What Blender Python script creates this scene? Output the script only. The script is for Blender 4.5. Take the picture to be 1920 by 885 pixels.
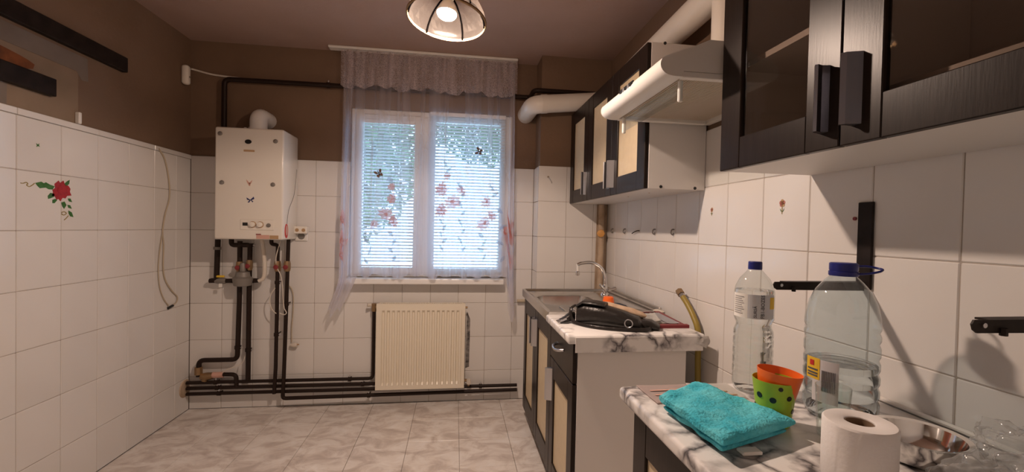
import bpy, bmesh, math, random
from mathutils import Vector, Matrix, noise
random.seed(7)
for o in list(bpy.data.objects): bpy.data.objects.remove(o)
SC = bpy.context.scene
COL = SC.collection
R = math.radians

# ------------------------------------------------------------------ camera
FPX = 799.6
CAM = Vector((0.0, 0.0, 1.2717))
YAW, PIT, ROL = 0.1321, -0.01713, 0.02147
_f = Vector((math.sin(YAW), math.cos(YAW), 0)); _r = Vector((math.cos(YAW), -math.sin(YAW), 0)); _u = Vector((0, 0, 1))
F2 = _f*math.cos(PIT) + _u*math.sin(PIT); U2 = -_f*math.sin(PIT) + _u*math.cos(PIT)
R3 = _r*math.cos(ROL) + U2*math.sin(ROL); U3 = -_r*math.sin(ROL) + U2*math.cos(ROL)
cam = bpy.data.cameras.new('camera'); camo = bpy.data.objects.new('camera', cam); COL.objects.link(camo)
camo.matrix_world = Matrix(((R3.x, U3.x, -F2.x, CAM.x), (R3.y, U3.y, -F2.y, CAM.y), (R3.z, U3.z, -F2.z, CAM.z), (0, 0, 0, 1)))
cam.sensor_width = 36; cam.lens = 36*FPX/1920; cam.clip_start = 0.02
SC.camera = camo

# ------------------------------------------------------------------ world, exposure
w = bpy.data.worlds.new('sky'); SC.world = w; w.use_nodes = True
bg = w.node_tree.nodes['Background']; bg.inputs[0].default_value = (0.47, 0.69, 1.0, 1); bg.inputs[1].default_value = 6.0
SC.view_settings.view_transform = 'Standard'; SC.view_settings.look = 'None'
SC.view_settings.exposure = 0.0; SC.view_settings.gamma = 1; SC.view_settings.use_curve_mapping = False
SC.cycles.transparent_max_bounces = 24
LAMP = Vector((-0.046, 1.590, 2.040)); LAMP_STRENGTH = 1920.0; LAMP_COLOR = (1.0, 0.755, 0.605)

# ------------------------------------------------------------------ materials
def mat(name, c, rough=.5, metal=0., spec=.5, var=None, vs=6., vd=3, vstretch=None, bump=0., bs=40., trans=0., ior=1.45, rnd=0., coat=0.):
    """principled material; var = second colour mixed in by noise; rnd = brightness variation per object"""
    m = bpy.data.materials.new(name); m.use_nodes = True
    nt = m.node_tree; n = nt.nodes; l = nt.links; b = n['Principled BSDF']
    b.inputs['Base Color'].default_value = (*c, 1); b.inputs['Roughness'].default_value = rough
    b.inputs['Metallic'].default_value = metal; b.inputs['Specular IOR Level'].default_value = spec
    b.inputs['Transmission Weight'].default_value = trans; b.inputs['IOR'].default_value = ior
    b.inputs['Coat Weight'].default_value = coat
    tc = n.new('ShaderNodeTexCoord'); mp = n.new('ShaderNodeMapping'); l.new(tc.outputs['Object'], mp.inputs[0])
    if vstretch: mp.inputs['Scale'].default_value = vstretch
    out = None
    if var:
        ns = n.new('ShaderNodeTexNoise'); ns.inputs['Scale'].default_value = vs; ns.inputs['Detail'].default_value = vd
        l.new(mp.outputs[0], ns.inputs['Vector'])
        rp = n.new('ShaderNodeValToRGB'); rp.color_ramp.elements[0].position = .35; rp.color_ramp.elements[1].position = .68
        rp.color_ramp.elements[0].color = (*c, 1); rp.color_ramp.elements[1].color = (*var, 1)
        l.new(ns.outputs[0], rp.inputs[0]); out = rp.outputs[0]
    if rnd:
        oi = n.new('ShaderNodeObjectInfo'); mr = n.new('ShaderNodeMapRange')
        mr.inputs[3].default_value = 1-rnd; mr.inputs[4].default_value = 1+rnd; l.new(oi.outputs['Random'], mr.inputs[0])
        hs = n.new('ShaderNodeHueSaturation'); l.new(mr.outputs[0], hs.inputs['Value'])
        if out: l.new(out, hs.inputs['Color'])
        else: hs.inputs['Color'].default_value = (*c, 1)
        out = hs.outputs[0]
    if out: l.new(out, b.inputs['Base Color'])
    if bump:
        nb = n.new('ShaderNodeTexNoise'); nb.inputs['Scale'].default_value = bs; nb.inputs['Detail'].default_value = 4
        l.new(mp.outputs[0], nb.inputs['Vector'])
        bp = n.new('ShaderNodeBump'); bp.inputs['Strength'].default_value = bump; bp.inputs['Distance'].default_value = .01
        l.new(nb.outputs[0], bp.inputs['Height']); l.new(bp.outputs[0], b.inputs['Normal'])
    return m

def clear_mat(name, tint=(1, 1, 1), gloss=1.0, rough=.02, haze=0., ior=1.45):
    """thin clear sheet: see-through with Fresnel reflections and an optional milky part"""
    m = bpy.data.materials.new(name); m.use_nodes = True; nt = m.node_tree; n = nt.nodes; l = nt.links
    n.remove(n['Principled BSDF']); out = n['Material Output']
    tr = n.new('ShaderNodeBsdfTransparent'); tr.inputs[0].default_value = (*tint, 1)
    gl = n.new('ShaderNodeBsdfGlossy'); gl.inputs['Roughness'].default_value = rough
    fr = n.new('ShaderNodeFresnel'); ge = n.new('ShaderNodeNewGeometry'); mi = n.new('ShaderNodeMapRange')   # thin wall: same reflectance from both sides
    mi.inputs[3].default_value = ior; mi.inputs[4].default_value = 1/ior; l.new(ge.outputs['Backfacing'], mi.inputs[0]); l.new(mi.outputs[0], fr.inputs[0])
    mx = n.new('ShaderNodeMixShader'); mu = n.new('ShaderNodeMath'); mu.operation = 'MULTIPLY'; mu.inputs[1].default_value = gloss
    l.new(fr.outputs[0], mu.inputs[0]); l.new(mu.outputs[0], mx.inputs[0]); l.new(tr.outputs[0], mx.inputs[1]); l.new(gl.outputs[0], mx.inputs[2])
    last = mx
    if haze:
        df = n.new('ShaderNodeBsdfDiffuse'); df.inputs[0].default_value = (.85, .87, .88, 1)
        m2 = n.new('ShaderNodeMixShader'); m2.inputs[0].default_value = haze
        l.new(mx.outputs[0], m2.inputs[1]); l.new(df.outputs[0], m2.inputs[2]); last = m2
    l.new(last.outputs[0], out.inputs[0]); return m

def cloth_mat(name, base, op0, op1, su=55., lace=0., low=0., det=3):
    """sheer fabric: transparent between threads, density varies with the gathers (UV u) and the lace pattern"""
    m = bpy.data.materials.new(name); m.use_nodes = True; nt = m.node_tree; n = nt.nodes; l = nt.links
    n.remove(n['Principled BSDF']); out = n['Material Output']
    tr = n.new('ShaderNodeBsdfTransparent'); df = n.new('ShaderNodeBsdfDiffuse'); tl = n.new('ShaderNodeBsdfTranslucent')
    df.inputs[0].default_value = (*base, 1); tl.inputs[0].default_value = (*base, 1)
    ad = n.new('ShaderNodeMixShader'); ad.inputs[0].default_value = .62; l.new(df.outputs[0], ad.inputs[1]); l.new(tl.outputs[0], ad.inputs[2])
    uv = n.new('ShaderNodeUVMap'); mp = n.new('ShaderNodeMapping'); mp.inputs['Scale'].default_value = (su, 0.6, 1); l.new(uv.outputs[0], mp.inputs[0])
    ns = n.new('ShaderNodeTexNoise'); ns.inputs['Scale'].default_value = 1; ns.inputs['Detail'].default_value = det; l.new(mp.outputs[0], ns.inputs[0])
    mr = n.new('ShaderNodeMapRange'); mr.inputs[1].default_value = .38; mr.inputs[2].default_value = .66
    mr.inputs[3].default_value = op0; mr.inputs[4].default_value = op1; l.new(ns.outputs[0], mr.inputs[0])
    fac = mr.outputs[0]
    if low:                                   # denser embroidery towards the hem
        sx = n.new('ShaderNodeSeparateXYZ'); l.new(uv.outputs[0], sx.inputs[0])
        rl = n.new('ShaderNodeMapRange'); rl.inputs[1].default_value = .35; rl.inputs[2].default_value = .95; rl.inputs[3].default_value = 0; rl.inputs[4].default_value = low; l.new(sx.outputs[1], rl.inputs[0])
        al = n.new('ShaderNodeMath'); al.operation = 'ADD'; l.new(fac, al.inputs[0]); l.new(rl.outputs[0], al.inputs[1]); fac = al.outputs[0]
    if lace:
        m2 = n.new('ShaderNodeMapping'); m2.inputs['Scale'].default_value = (22, 5, 1); l.new(uv.outputs[0], m2.inputs[0])
        vo = n.new('ShaderNodeTexVoronoi'); vo.feature = 'DISTANCE_TO_EDGE'; l.new(m2.outputs[0], vo.inputs[0])
        r2 = n.new('ShaderNodeMapRange'); r2.inputs[1].default_value = .05; r2.inputs[2].default_value = .18; r2.inputs[3].default_value = lace; r2.inputs[4].default_value = 0
        l.new(vo.outputs[0], r2.inputs[0])
        sm = n.new('ShaderNodeMath'); sm.operation = 'ADD'; sm.use_clamp = True; l.new(fac, sm.inputs[0]); l.new(r2.outputs[0], sm.inputs[1]); fac = sm.outputs[0]
    mx = n.new('ShaderNodeMixShader'); l.new(fac, mx.inputs[0]); l.new(tr.outputs[0], mx.inputs[1]); l.new(ad.outputs[0], mx.inputs[2])
    l.new(mx.outputs[0], out.inputs[0]); return m

def marble_mat(name):
    m = bpy.data.materials.new(name); m.use_nodes = True; nt = m.node_tree; n = nt.nodes; l = nt.links; b = n['Principled BSDF']
    b.inputs['Roughness'].default_value = .3
    ge = n.new('ShaderNodeNewGeometry')
    d = n.new('ShaderNodeTexNoise'); d.inputs['Scale'].default_value = 7; d.inputs['Detail'].default_value = 5; l.new(ge.outputs['Position'], d.inputs[0])
    mx = n.new('ShaderNodeVectorMath'); mx.operation = 'SCALE'; mx.inputs[3].default_value = .22; l.new(d.outputs[1], mx.inputs[0])
    ad = n.new('ShaderNodeVectorMath'); ad.operation = 'ADD'; l.new(mx.outputs[0], ad.inputs[0]); l.new(ge.outputs['Position'], ad.inputs[1])
    vo = n.new('ShaderNodeTexVoronoi'); vo.feature = 'DISTANCE_TO_EDGE'; vo.inputs['Scale'].default_value = 11; l.new(ad.outputs[0], vo.inputs[0])
    rp = n.new('ShaderNodeValToRGB'); e = rp.color_ramp.elements
    e[0].position = 0; e[0].color = (.05, .045, .05, 1); e[1].position = .20; e[1].color = (.80, .78, .76, 1)
    x = e.new(.06); x.color = (.34, .32, .32, 1); l.new(vo.outputs[0], rp.inputs[0])
    ns = n.new('ShaderNodeTexNoise'); ns.inputs['Scale'].default_value = 5; ns.inputs['Detail'].default_value = 3; l.new(ge.outputs['Position'], ns.inputs[0])
    r2 = n.new('ShaderNodeMapRange'); r2.inputs[1].default_value = .42; r2.inputs[2].default_value = .58; l.new(ns.outputs[0], r2.inputs[0])
    mc = n.new('ShaderNodeMix'); mc.data_type = 'RGBA'; l.new(r2.outputs[0], mc.inputs[0]); mc.inputs[6].default_value = (.80, .78, .76, 1); l.new(rp.outputs[0], mc.inputs[7])
    l.new(mc.outputs[2], b.inputs['Base Color']); return m

def floor_mat(name):
    m = bpy.data.materials.new(name); m.use_nodes = True; nt = m.node_tree; n = nt.nodes; l = nt.links; b = n['Principled BSDF']
    b.inputs['Roughness'].default_value = .33
    ge = n.new('ShaderNodeNewGeometry'); mp = n.new('ShaderNodeMapping'); mp.inputs['Scale'].default_value = (1, 1.5, 1); l.new(ge.outputs['Position'], mp.inputs[0])
    ns = n.new('ShaderNodeTexNoise'); ns.inputs['Scale'].default_value = 7; ns.inputs['Detail'].default_value = 8; ns.inputs['Roughness'].default_value = .62; ns.inputs['Distortion'].default_value = .8
    l.new(mp.outputs[0], ns.inputs[0])
    rp = n.new('ShaderNodeValToRGB'); e = rp.color_ramp.elements
    e[0].position = .30; e[0].color = (.48, .42, .385, 1); e[1].position = .70; e[1].color = (.84, .81, .78, 1)
    x = e.new(.44); x.color = (.62, .555, .51, 1); x = e.new(.54); x.color = (.75, .70, .655, 1); l.new(ns.outputs[0], rp.inputs[0])
    l.new(rp.outputs[0], b.inputs['Base Color']); return m

def emit_mat(name, c, s):
    m = bpy.data.materials.new(name); m.use_nodes = True; nt = m.node_tree; n = nt.nodes
    n.remove(n['Principled BSDF']); e = n.new('ShaderNodeEmission'); e.inputs[0].default_value = (*c, 1); e.inputs[1].default_value = s
    nt.links.new(e.outputs[0], n['Material Output'].inputs[0]); return m

M = dict(
    tile=mat('white_tile', (.74, .72, .695), .13, var=(.71, .685, .66), vs=2.2, rnd=.025),
    grout=mat('grout', (.34, .29, .25), .9, var=(.46, .41, .36), vs=9),
    plaster=mat('brown_plaster', (.205, .132, .086), .85, var=(.18, .114, .073), vs=3, bump=.15, bs=60),
    ceil=mat('ceiling_paint', (.42, .29, .24), .85, var=(.385, .265, .215), vs=2.5, bump=.1, bs=50),
    wallp=mat('pale_plaster', (.82, .80, .77), .6),
    patch_beige=mat('bare_plaster', (.27, .195, .135), .9, var=(.235, .17, .115), vs=8),
    patch_grey=mat('grey_plaster', (.21, .17, .14), .9, var=(.18, .145, .12), vs=8),
    rust=mat('orange_stain', (.24, .075, .022), .8, var=(.09, .03, .012), vs=14),
    white=mat('white_paint', (.78, .76, .72), .35),
    pvc=mat('white_pvc', (.80, .79, .77), .3),
    duct=mat('duct_plastic', (.74, .70, .64), .4),
    enamel=mat('boiler_enamel', (.80, .755, .68), .22, coat=.3),
    radi=mat('radiator_enamel', (.80, .735, .61), .3),
    floor=floor_mat('floor_tile'),
    marble=marble_mat('marble_laminate'),
    wenge=mat('dark_wood', (.015, .0095, .0075), .32, var=(.021, .0135, .0105), vs=16, vd=5, vstretch=(6, 6, .5), bump=.02, bs=40, spec=.22),
    cream=mat('cream_panel', (.66, .54, .36), .4, var=(.62, .50, .33), vs=30),
    board=mat('white_chipboard', (.74, .71, .68), .45),
    boardw=mat('white_melamine', (.72, .69, .65), .4),
    steel=mat('steel', (.62, .60, .57), .22, 1.0, var=(.55, .53, .50), vs=20),
    chrome=mat('chrome', (.75, .74, .72), .1, 1.0),
    alu=mat('aluminium', (.60, .60, .62), .3, 1.0),
    gunmetal=mat('dark_handle', (.30, .30, .34), .28, .95),
    pipe=mat('brown_pipe_paint', (.020, .011, .008), .45, spec=.25),
    iron=mat('dark_bracket', (.012, .008, .007), .5, spec=.2, var=(.024, .017, .014), vs=20),
    brass=mat('brass', (.33, .22, .12), .4, .8),
    grey=mat('grey_casting', (.23, .21, .19), .5, .3),
    red=mat('red_plastic', (.55, .03, .03), .35),
    redc=mat('dark_red_card', (.22, .025, .03), .45),
    orange=mat('orange_plastic', (.92, .16, .02), .35),
    green=mat('lime_plastic', (.36, .52, .03), .35),
    black=mat('black_plastic', (.012, .012, .013), .35),
    leather=mat('black_leather', (.016, .013, .012), .35, bump=.3, bs=50),
    beigecl=mat('beige_fabric', (.55, .40, .28), .9, var=(.42, .29, .19), vs=30),
    navy=mat('navy_fabric', (.022, .028, .045), .8),
    towel=mat('turquoise_towel', (.06, .47, .60), .95, var=(.15, .63, .73), vs=26, vd=6, bump=.6, bs=170, spec=.1),
    bluecap=mat('blue_cap', (.010, .016, .17), .35),
    paper=mat('white_paper', (.80, .78, .74), .8),
    leaflet=mat('pinkish_paper', (.66, .55, .52), .7),
    ink=mat('print_ink', (.10, .10, .11), .8),
    inkgrey=mat('faint_print', (.38, .37, .37), .8),
    labelg=mat('grey_label', (.66, .66, .69), .5),
    yellow=mat('yellow_print', (.80, .52, .04), .5),
    roll=mat('tissue_paper', (.82, .79, .77), .95, bump=.08, bs=160, spec=.1),
    core=mat('cardboard', (.25, .17, .11), .9),
    cable=mat('beige_cable', (.50, .42, .31), .5),
    cablew=mat('white_cable', (.66, .60, .52), .5),
    hose=mat('olive_hose', (.30, .22, .045), .4),
    glass=clear_mat('window_glass', (.95, .98, .97)),
    cabglass=clear_mat('cabinet_glass', (.74, .70, .67), ior=1.5),
    pet=clear_mat('clear_pet', (.93, .955, .95), haze=.03, ior=1.5),
    petb=clear_mat('bluish_pet', (.84, .905, .925), gloss=1.2, haze=.05, ior=1.55),
    tumbler=clear_mat('clear_glass', (.93, .95, .94), ior=1.5),
    film=clear_mat('plastic_film', (.90, .91, .91), gloss=1.6, rough=.12, haze=.13),
    water=mat('water', (1, 1, 1), 0., trans=1., ior=1.33),
    slat=cloth_mat('blind_slat', (.86, .89, .90), 1., 1.),
    sheer=cloth_mat('sheer_curtain', (.84, .84, .95), .20, .40, 16, low=.28, det=1),
    lace=cloth_mat('lace_valance', (.92, .83, .86), .20, .50, 30, lace=.26, det=1),
    petal=cloth_mat('pink_embroidery', (.82, .47, .42), .74, .74),
    petal2=cloth_mat('pale_embroidery', (.88, .62, .60), .70, .70),
    stemc=cloth_mat('grey_embroidery', (.56, .60, .70), .68, .68),
    bfly=mat('brown_butterfly', (.09, .05, .035), .7, var=(.20, .12, .07), vs=60),
    leaf=mat('sticker_green', (.03, .13, .02), .5, var=(.06, .19, .04), vs=60),
    leafg=mat('sticker_gold', (.30, .22, .06), .5),
    flowerred=mat('sticker_red', (.42, .02, .025), .5, var=(.30, .012, .02), vs=70),
    pinkst=mat('faded_pink', (.62, .36, .29), .7),
    tanst=mat('tan_sticker', (.45, .29, .15), .7),
    bluest=mat('blue_sticker', (.03, .035, .13), .6),
    ribblack=mat('black_rib', (.0012, .001, .001), 1., spec=0.),
    tree=mat('tree_leaf', (.12, .25, .08), .6, var=(.07, .17, .05), vs=3),
    bark=mat('bark', (.10, .07, .05), .9),
    ground=mat('pale_concrete', (.55, .56, .55), .9),
    stain=mat('brown_stain', (.52, .40, .29), .6, var=(.38, .27, .18), vs=12),
    filter=mat('grease_filter', (.58, .50, .41), .45, .2),
    hoodside=mat('hood_white', (.74, .71, .66), .35),
    soot=mat('dark_stain', (.05, .045, .045), .8, var=(.35, .32, .30), vs=30),
)
# ------------------------------------------------------------------ helpers
WL = {}
def wl(o): return WL.get(o.name, Vector((0, 0, 0)))
def obj(name, me, m, parent=None, label=None, cat=None, group=None, kind=None, smooth=False, org=None):
    """link a bmesh/mesh given in world coordinates as one object with its origin at its base"""
    if isinstance(me, bmesh.types.BMesh):
        bm = me; bmesh.ops.recalc_face_normals(bm, faces=bm.faces[:]) if not getattr(smooth, 'keep', False) else None
        me = bpy.data.meshes.new(name); bm.to_mesh(me); bm.free()
    vs = [v.co for v in me.vertices]
    if org is None:
        lo = Vector((min(v.x for v in vs), min(v.y for v in vs), min(v.z for v in vs))); hi = Vector((max(v.x for v in vs), max(v.y for v in vs), max(v.z for v in vs)))
        org = Vector(((lo.x+hi.x)/2, (lo.y+hi.y)/2, lo.z))
    me.transform(Matrix.Translation(-org))
    if m is not None: me.materials.clear(); me.materials.append(m)
    if smooth:
        for p in me.polygons: p.use_smooth = True
        if smooth != 'all': me.set_sharp_from_angle(angle=R(smooth if smooth is not True else 40))
    return link(name, me, org, parent, label, cat, group, kind)
def link(name, me, loc, parent=None, label=None, cat=None, group=None, kind=None):
    o = bpy.data.objects.new(name, me); COL.objects.link(o)
    WL[o.name] = Vector(loc)
    if parent: o.parent = parent; o.location = Vector(loc) - wl(parent)
    else: o.location = loc
    if label: o['label'] = label
    if cat: o['category'] = cat
    if group: o['group'] = group
    if kind: o['kind'] = kind
    return o
def thing(name, loc, label, cat, group=None):
    o = bpy.data.objects.new(name, None); o.empty_display_size = .05; COL.objects.link(o); o.location = loc; WL[o.name] = Vector(loc)
    o['label'] = label; o['category'] = cat
    if group: o['group'] = group
    return o
def at(x, y, ax, v):
    """point on the plane X/Y/Z = v that the photograph shows at pixel x, y"""
    d = F2 + R3*((x-960)/FPX) + U3*((442.5-y)/FPX); i = 'XYZ'.index(ax)
    return CAM + d*((v-CAM[i])/d[i])
def nb(): return bmesh.new()
def box(bm, lo, hi, bev=0., seg=1):
    lo = Vector(lo); hi = Vector(hi)
    r = bmesh.ops.create_cube(bm, size=1, matrix=Matrix.Translation((lo+hi)/2) @ Matrix.Diagonal((*(hi-lo), 1)))
    if bev:
        es = {e for v in r['verts'] for e in v.link_edges}
        bmesh.ops.bevel(bm, geom=list(es), offset=bev, segments=seg, affect='EDGES', profile=.5)
    return bm
def bx(lo, hi, bev=0., seg=1): return box(nb(), lo, hi, bev, seg)
def rounded(pts, rad, seg=5):
    """polyline with its corners rounded"""
    pts = [Vector(p) for p in pts]; out = [pts[0]]
    for i in range(1, len(pts)-1):
        a, b, c = pts[i-1], pts[i], pts[i+1]; d1 = (a-b); d2 = (c-b)
        r = min(rad, d1.length*.49, d2.length*.49); p = b + d1.normalized()*r; q = b + d2.normalized()*r
        for k in range(seg+1):
            t = k/seg; out.append(p*(1-t)**2 + b*2*t*(1-t) + q*t*t)
    out.append(pts[-1]); return out
def catmull(pts, n=6):
    pts = [Vector(p) for p in pts]; P = [pts[0]] + pts + [pts[-1]]; out = []
    for i in range(1, len(P)-2):
        a, b, c, d = P[i-1:i+3]
        for k in range(n):
            t = k/n; out.append(.5*((2*b) + (c-a)*t + (2*a-5*b+4*c-d)*t*t + (3*b-a-3*c+d)*t**3))
    out.append(pts[-1]); return out
def tube(bm, pts, rad, n=10, cap=True, flat=1.0):
    pts = [Vector(p) for p in pts]; rings = []
    t0 = (pts[1]-pts[0]).normalized(); up = Vector((0, 0, 1)) if abs(t0.z) < .9 else Vector((1, 0, 0))
    s = t0.cross(up).normalized(); pt = t0
    for i, p in enumerate(pts):
        t = ((pts[min(i+1, len(pts)-1)]-p).normalized() + (p-pts[max(i-1, 0)]).normalized())
        t = t.normalized() if t.length > 1e-6 else pt
        q = pt.rotation_difference(t); s = q @ s; s = (s - t*s.dot(t)).normalized(); pt = t; u = t.cross(s)
        r = rad[i] if isinstance(rad, (list, tuple)) else rad
        rings.append([bm.verts.new(p + (s*math.cos(2*math.pi*k/n) + u*math.sin(2*math.pi*k/n)*flat)*r) for k in range(n)])
    for a, b in zip(rings, rings[1:]):
        for k in range(n): bm.faces.new((a[k], a[(k+1) % n], b[(k+1) % n], b[k]))
    if cap: bm.faces.new(rings[0][::-1]); bm.faces.new(rings[-1])
    return bm
def lathe(bm, prof, c, n=32, axis=Vector((0, 0, 1)), cap0=False, cap1=False, fn=None):
    """profile of (radius, height) spun about an axis through c"""
    axis = Vector(axis).normalized(); c = Vector(c)
    s = axis.orthogonal().normalized() if abs(axis.z) < .999 else Vector((1, 0, 0)); u = axis.cross(s); rings = []
    for r, h in prof:
        rings.append([bm.verts.new(c + axis*h + (s*math.cos(a) + u*math.sin(a))*(r*(fn(a, h) if fn else 1))) for a in [2*math.pi*k/n for k in range(n)]])
    for a, b in zip(rings, rings[1:]):
        for k in range(n): bm.faces.new((a[k], a[(k+1) % n], b[(k+1) % n], b[k]))
    if cap0: bm.faces.new(rings[0][::-1])
    if cap1: bm.faces.new(rings[-1])
    return bm
def disc(bm, c, ax, r, h, n=20, r2=None):
    return lathe(bm, [(r, 0), (r if r2 is None else r2, h)], c, n, Vector(ax), True, True)
def prism(bm, poly, d):
    """polygon (3D points) extruded along vector d"""
    d = Vector(d); a = [bm.verts.new(p) for p in poly]; b = [bm.verts.new(Vector(p)+d) for p in poly]; n = len(poly)
    bm.faces.new(a[::-1]); bm.faces.new(b)
    for i in range(n): bm.faces.new((a[i], a[(i+1) % n], b[(i+1) % n], b[i]))
    return bm
def loft(bm, secs, n=20, e=2.6):
    """superellipse sections (centre, half-width vector, half-height vector)"""
    rings = []
    for c, a, b in secs:
        c, a, b = Vector(c), Vector(a), Vector(b); ring = []
        for k in range(n):
            t = 2*math.pi*k/n; x, y = math.cos(t), math.sin(t)
            ring.append(bm.verts.new(c + a*(abs(x)**(2/e)*math.copysign(1, x)) + b*(abs(y)**(2/e)*math.copysign(1, y))))
        rings.append(ring)
    for p, q in zip(rings, rings[1:]):
        for k in range(n): bm.faces.new((p[k], p[(k+1) % n], q[(k+1) % n], q[k]))
    bm.faces.new(rings[0][::-1]); bm.faces.new(rings[-1]); return bm
def grid(bm, fn, nu, nv, uvl=False):
    vs = [[bm.verts.new(fn(i/nu, j/nv)) for i in range(nu+1)] for j in range(nv+1)]
    ul = bm.loops.layers.uv.new('UVMap') if uvl else None
    for j in range(nv):
        for i in range(nu):
            f = bm.faces.new((vs[j][i], vs[j][i+1], vs[j+1][i+1], vs[j+1][i]))
            if uvl:
                for lp, (a, b) in zip(f.loops, ((i, j), (i+1, j), (i+1, j+1), (i, j+1))): lp[ul].uv = (a/nu, b/nv)
    return bm
def shaped(c, sx, sy, sz, amp, fr, seed, sub=4):
    """lumpy ellipsoid resting with its base flattened"""
    bm = nb(); bmesh.ops.create_icosphere(bm, subdivisions=sub, radius=1)
    for v in bm.verts:
        k = 1 + amp*noise.fractal(v.co*fr + Vector((seed, 0, 0)), 1, 2, 4)
        p = v.co*k; v.co = Vector(c) + Vector((p.x*sx, p.y*sy, max(p.z, -.55)*sz + .55*sz))
    return bm
def text_mesh(body, size, ext=.0003):
    cu = bpy.data.curves.new('t', 'FONT'); cu.body = body; cu.size = size; cu.extrude = ext; cu.resolution_u = 3
    o = bpy.data.objects.new('t', cu); COL.objects.link(o); bpy.context.view_layer.update()
    me = bpy.data.meshes.new_from_object(o.evaluated_get(bpy.context.evaluated_depsgraph_get()))
    bpy.data.objects.remove(o); bpy.data.curves.remove(cu); return me

# ------------------------------------------------------------------ room
XL, XR, YB, YF, ZC = -1.772, 1.079, 3.135, -0.45, 2.49
TW, TH, T = .2, .25, .008                     # wall tiles 20 x 25 cm
ZT = 1.718; Z0 = -.030
WX0, WX1, WZ0, WZ1 = -.742, .405, .905, 2.10  # window opening
PX, PY = .572, 2.95                           # pier in the right corner

def structure(name, bm, m): return obj(name, bm, m, kind='structure')
wall_left = structure('wall_left', bx((XL-.15, YF, 0), (XL-T-.001, YB+.15, ZC)), M['plaster'])
wall_right = structure('wall_right', bx((XR+T+.001, YF, 0), (XR+.15, YB+.15, ZC)), M['plaster'])
b = nb()
yb0, yb1 = YB+T+.001, YB+.30
box(b, (XL-.15, yb0, 0), (WX0, yb1, ZC)); box(b, (WX1, yb0, 0), (XR+.15, yb1, ZC)); box(b, (WX0, yb0, 0), (WX1, yb1, WZ0)); box(b, (WX0, yb0, WZ1), (WX1, yb1, ZC))
wall_back = structure('wall_back', b, M['plaster'])
wall_pier = structure('wall_pier', bx((PX+T+.001, PY+T+.001, 0), (XR+T, YB+T, ZC)), M['plaster'])
wall_front = structure('wall_front', bx((XL-.15, YF-.15, 0), (XR+.15, YF, ZC)), M['wallp'])  # unseen wall behind the camera, set close and pale to bounce lamp light
ceiling = structure('ceiling', bx((XL-.15, YF-.15, ZC), (XR+.15, YB+.30, ZC+.12)), M['ceil'])
floor = structure('floor', bx((XL-.15, YF-.15, -.15), (XR+.15, YB+.30, -T)), M['grout'])

_tc = {}
def tile_mesh(a, b, axis, m, key, bev=.0022):
    k = (round(a, 3), round(b, 3), axis, key)
    if k not in _tc:
        g = .0011
        d = {'X': (T/2, a/2-g, b/2-g), 'Y': (a/2-g, T/2, b/2-g), 'Z': (a/2-g, b/2-g, T/2)}[axis]
        bm = bx([-x for x in d], d, bev); me = bpy.data.meshes.new('tile'); bmesh.ops.recalc_face_normals(bm, faces=bm.faces[:])
        bm.to_mesh(me); bm.free(); me.materials.append(m); _tc[k] = me
    return _tc[k]
def cuts(lo, hi, o, s):
    k = math.ceil((lo-o)/s + 1e-6); v = [lo]
    while o + k*s < hi - 1e-6:
        if o+k*s - v[-1] > .02: v.append(o+k*s)
        k += 1
    if hi - v[-1] < .02 and len(v) > 1: v[-1] = hi
    else: v.append(hi)
    return list(zip(v, v[1:]))
def tile_wall(parent, axis, plane, u0, u1, uo, z0, z1, hole=None, near=None, us=TW):
    """tiles on a wall; plane = visible face; sgn of the wall taken from the parent's side; tiles with u < near are joined"""
    g = nb(); far = nb(); nfar = 0
    c = plane + (T/2 if axis == 'Y' or plane > 0 else -T/2)
    for a, b_ in cuts(u0, u1, uo, us):
        for z_, y_ in cuts(z0, z1, Z0, TH):
            rects = [(a, b_, z_, y_)]
            if hole:
                hx0, hx1, hz0, hz1 = hole; rects = []
                if b_ <= hx0 or a >= hx1 or y_ <= hz0 or z_ >= hz1: rects = [(a, b_, z_, y_)]
                else:
                    if z_ < hz0: rects.append((a, b_, z_, hz0))
                    if y_ > hz1: rects.append((a, b_, hz1, y_))
                    if a < hx0: rects.append((a, hx0, max(z_, hz0), min(y_, hz1)))
                    if b_ > hx1: rects.append((hx1, b_, max(z_, hz0), min(y_, hz1)))
            for p, q, r, s in rects:
                if q-p < .01 or s-r < .01: continue
                cu, cz = (p+q)/2, (r+s)/2
                loc = (c, cu, cz) if axis == 'X' else (cu, c, cz)
                if near is not None and q < near:
                    h = .0011; d = (T/2, (q-p)/2-h, (s-r)/2-h); box(far, [l-x for l, x in zip(loc, d)], [l+x for l, x in zip(loc, d)], .002); nfar += 1
                else: link('tile', tile_mesh(q-p, s-r, axis, M['tile'], 'w'), loc, parent)
    if nfar: obj('tile_field', far, M['tile'], parent, kind='stuff')
    else: far.free()
    e0, e1 = plane, c*2-plane
    f0 = plane + (e1-plane)*.30
    lo, hi = min(f0, e1), max(f0, e1)
    if hole:
        hx0, hx1, hz0, hz1 = hole
        box(g, (u0, lo, z0), (hx0, hi, z1)); box(g, (hx1, lo, z0), (u1, hi, z1)); box(g, (hx0, lo, z0), (hx1, hi, hz0))
    else: box(g, (lo, u0, z0), (hi, u1, z1)) if axis == 'X' else box(g, (u0, lo, z0), (u1, hi, z1))
    obj('grout', g, M['grout'], parent)
tile_wall(wall_left, 'X', XL, YF, YB, 1.987, 0, ZT-.026, near=1.0)
tile_wall(wall_back, 'Y', YB, XL, PX, -.971, 0, ZT, hole=(WX0, WX1, WZ0, WZ1+.2))
tile_wall(wall_right, 'X', XR, YF, PY, .183, 0, ZT, near=.18)
tile_wall(wall_pier, 'Y', PY, PX, XR, PX+.004, 0, ZT)
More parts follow.
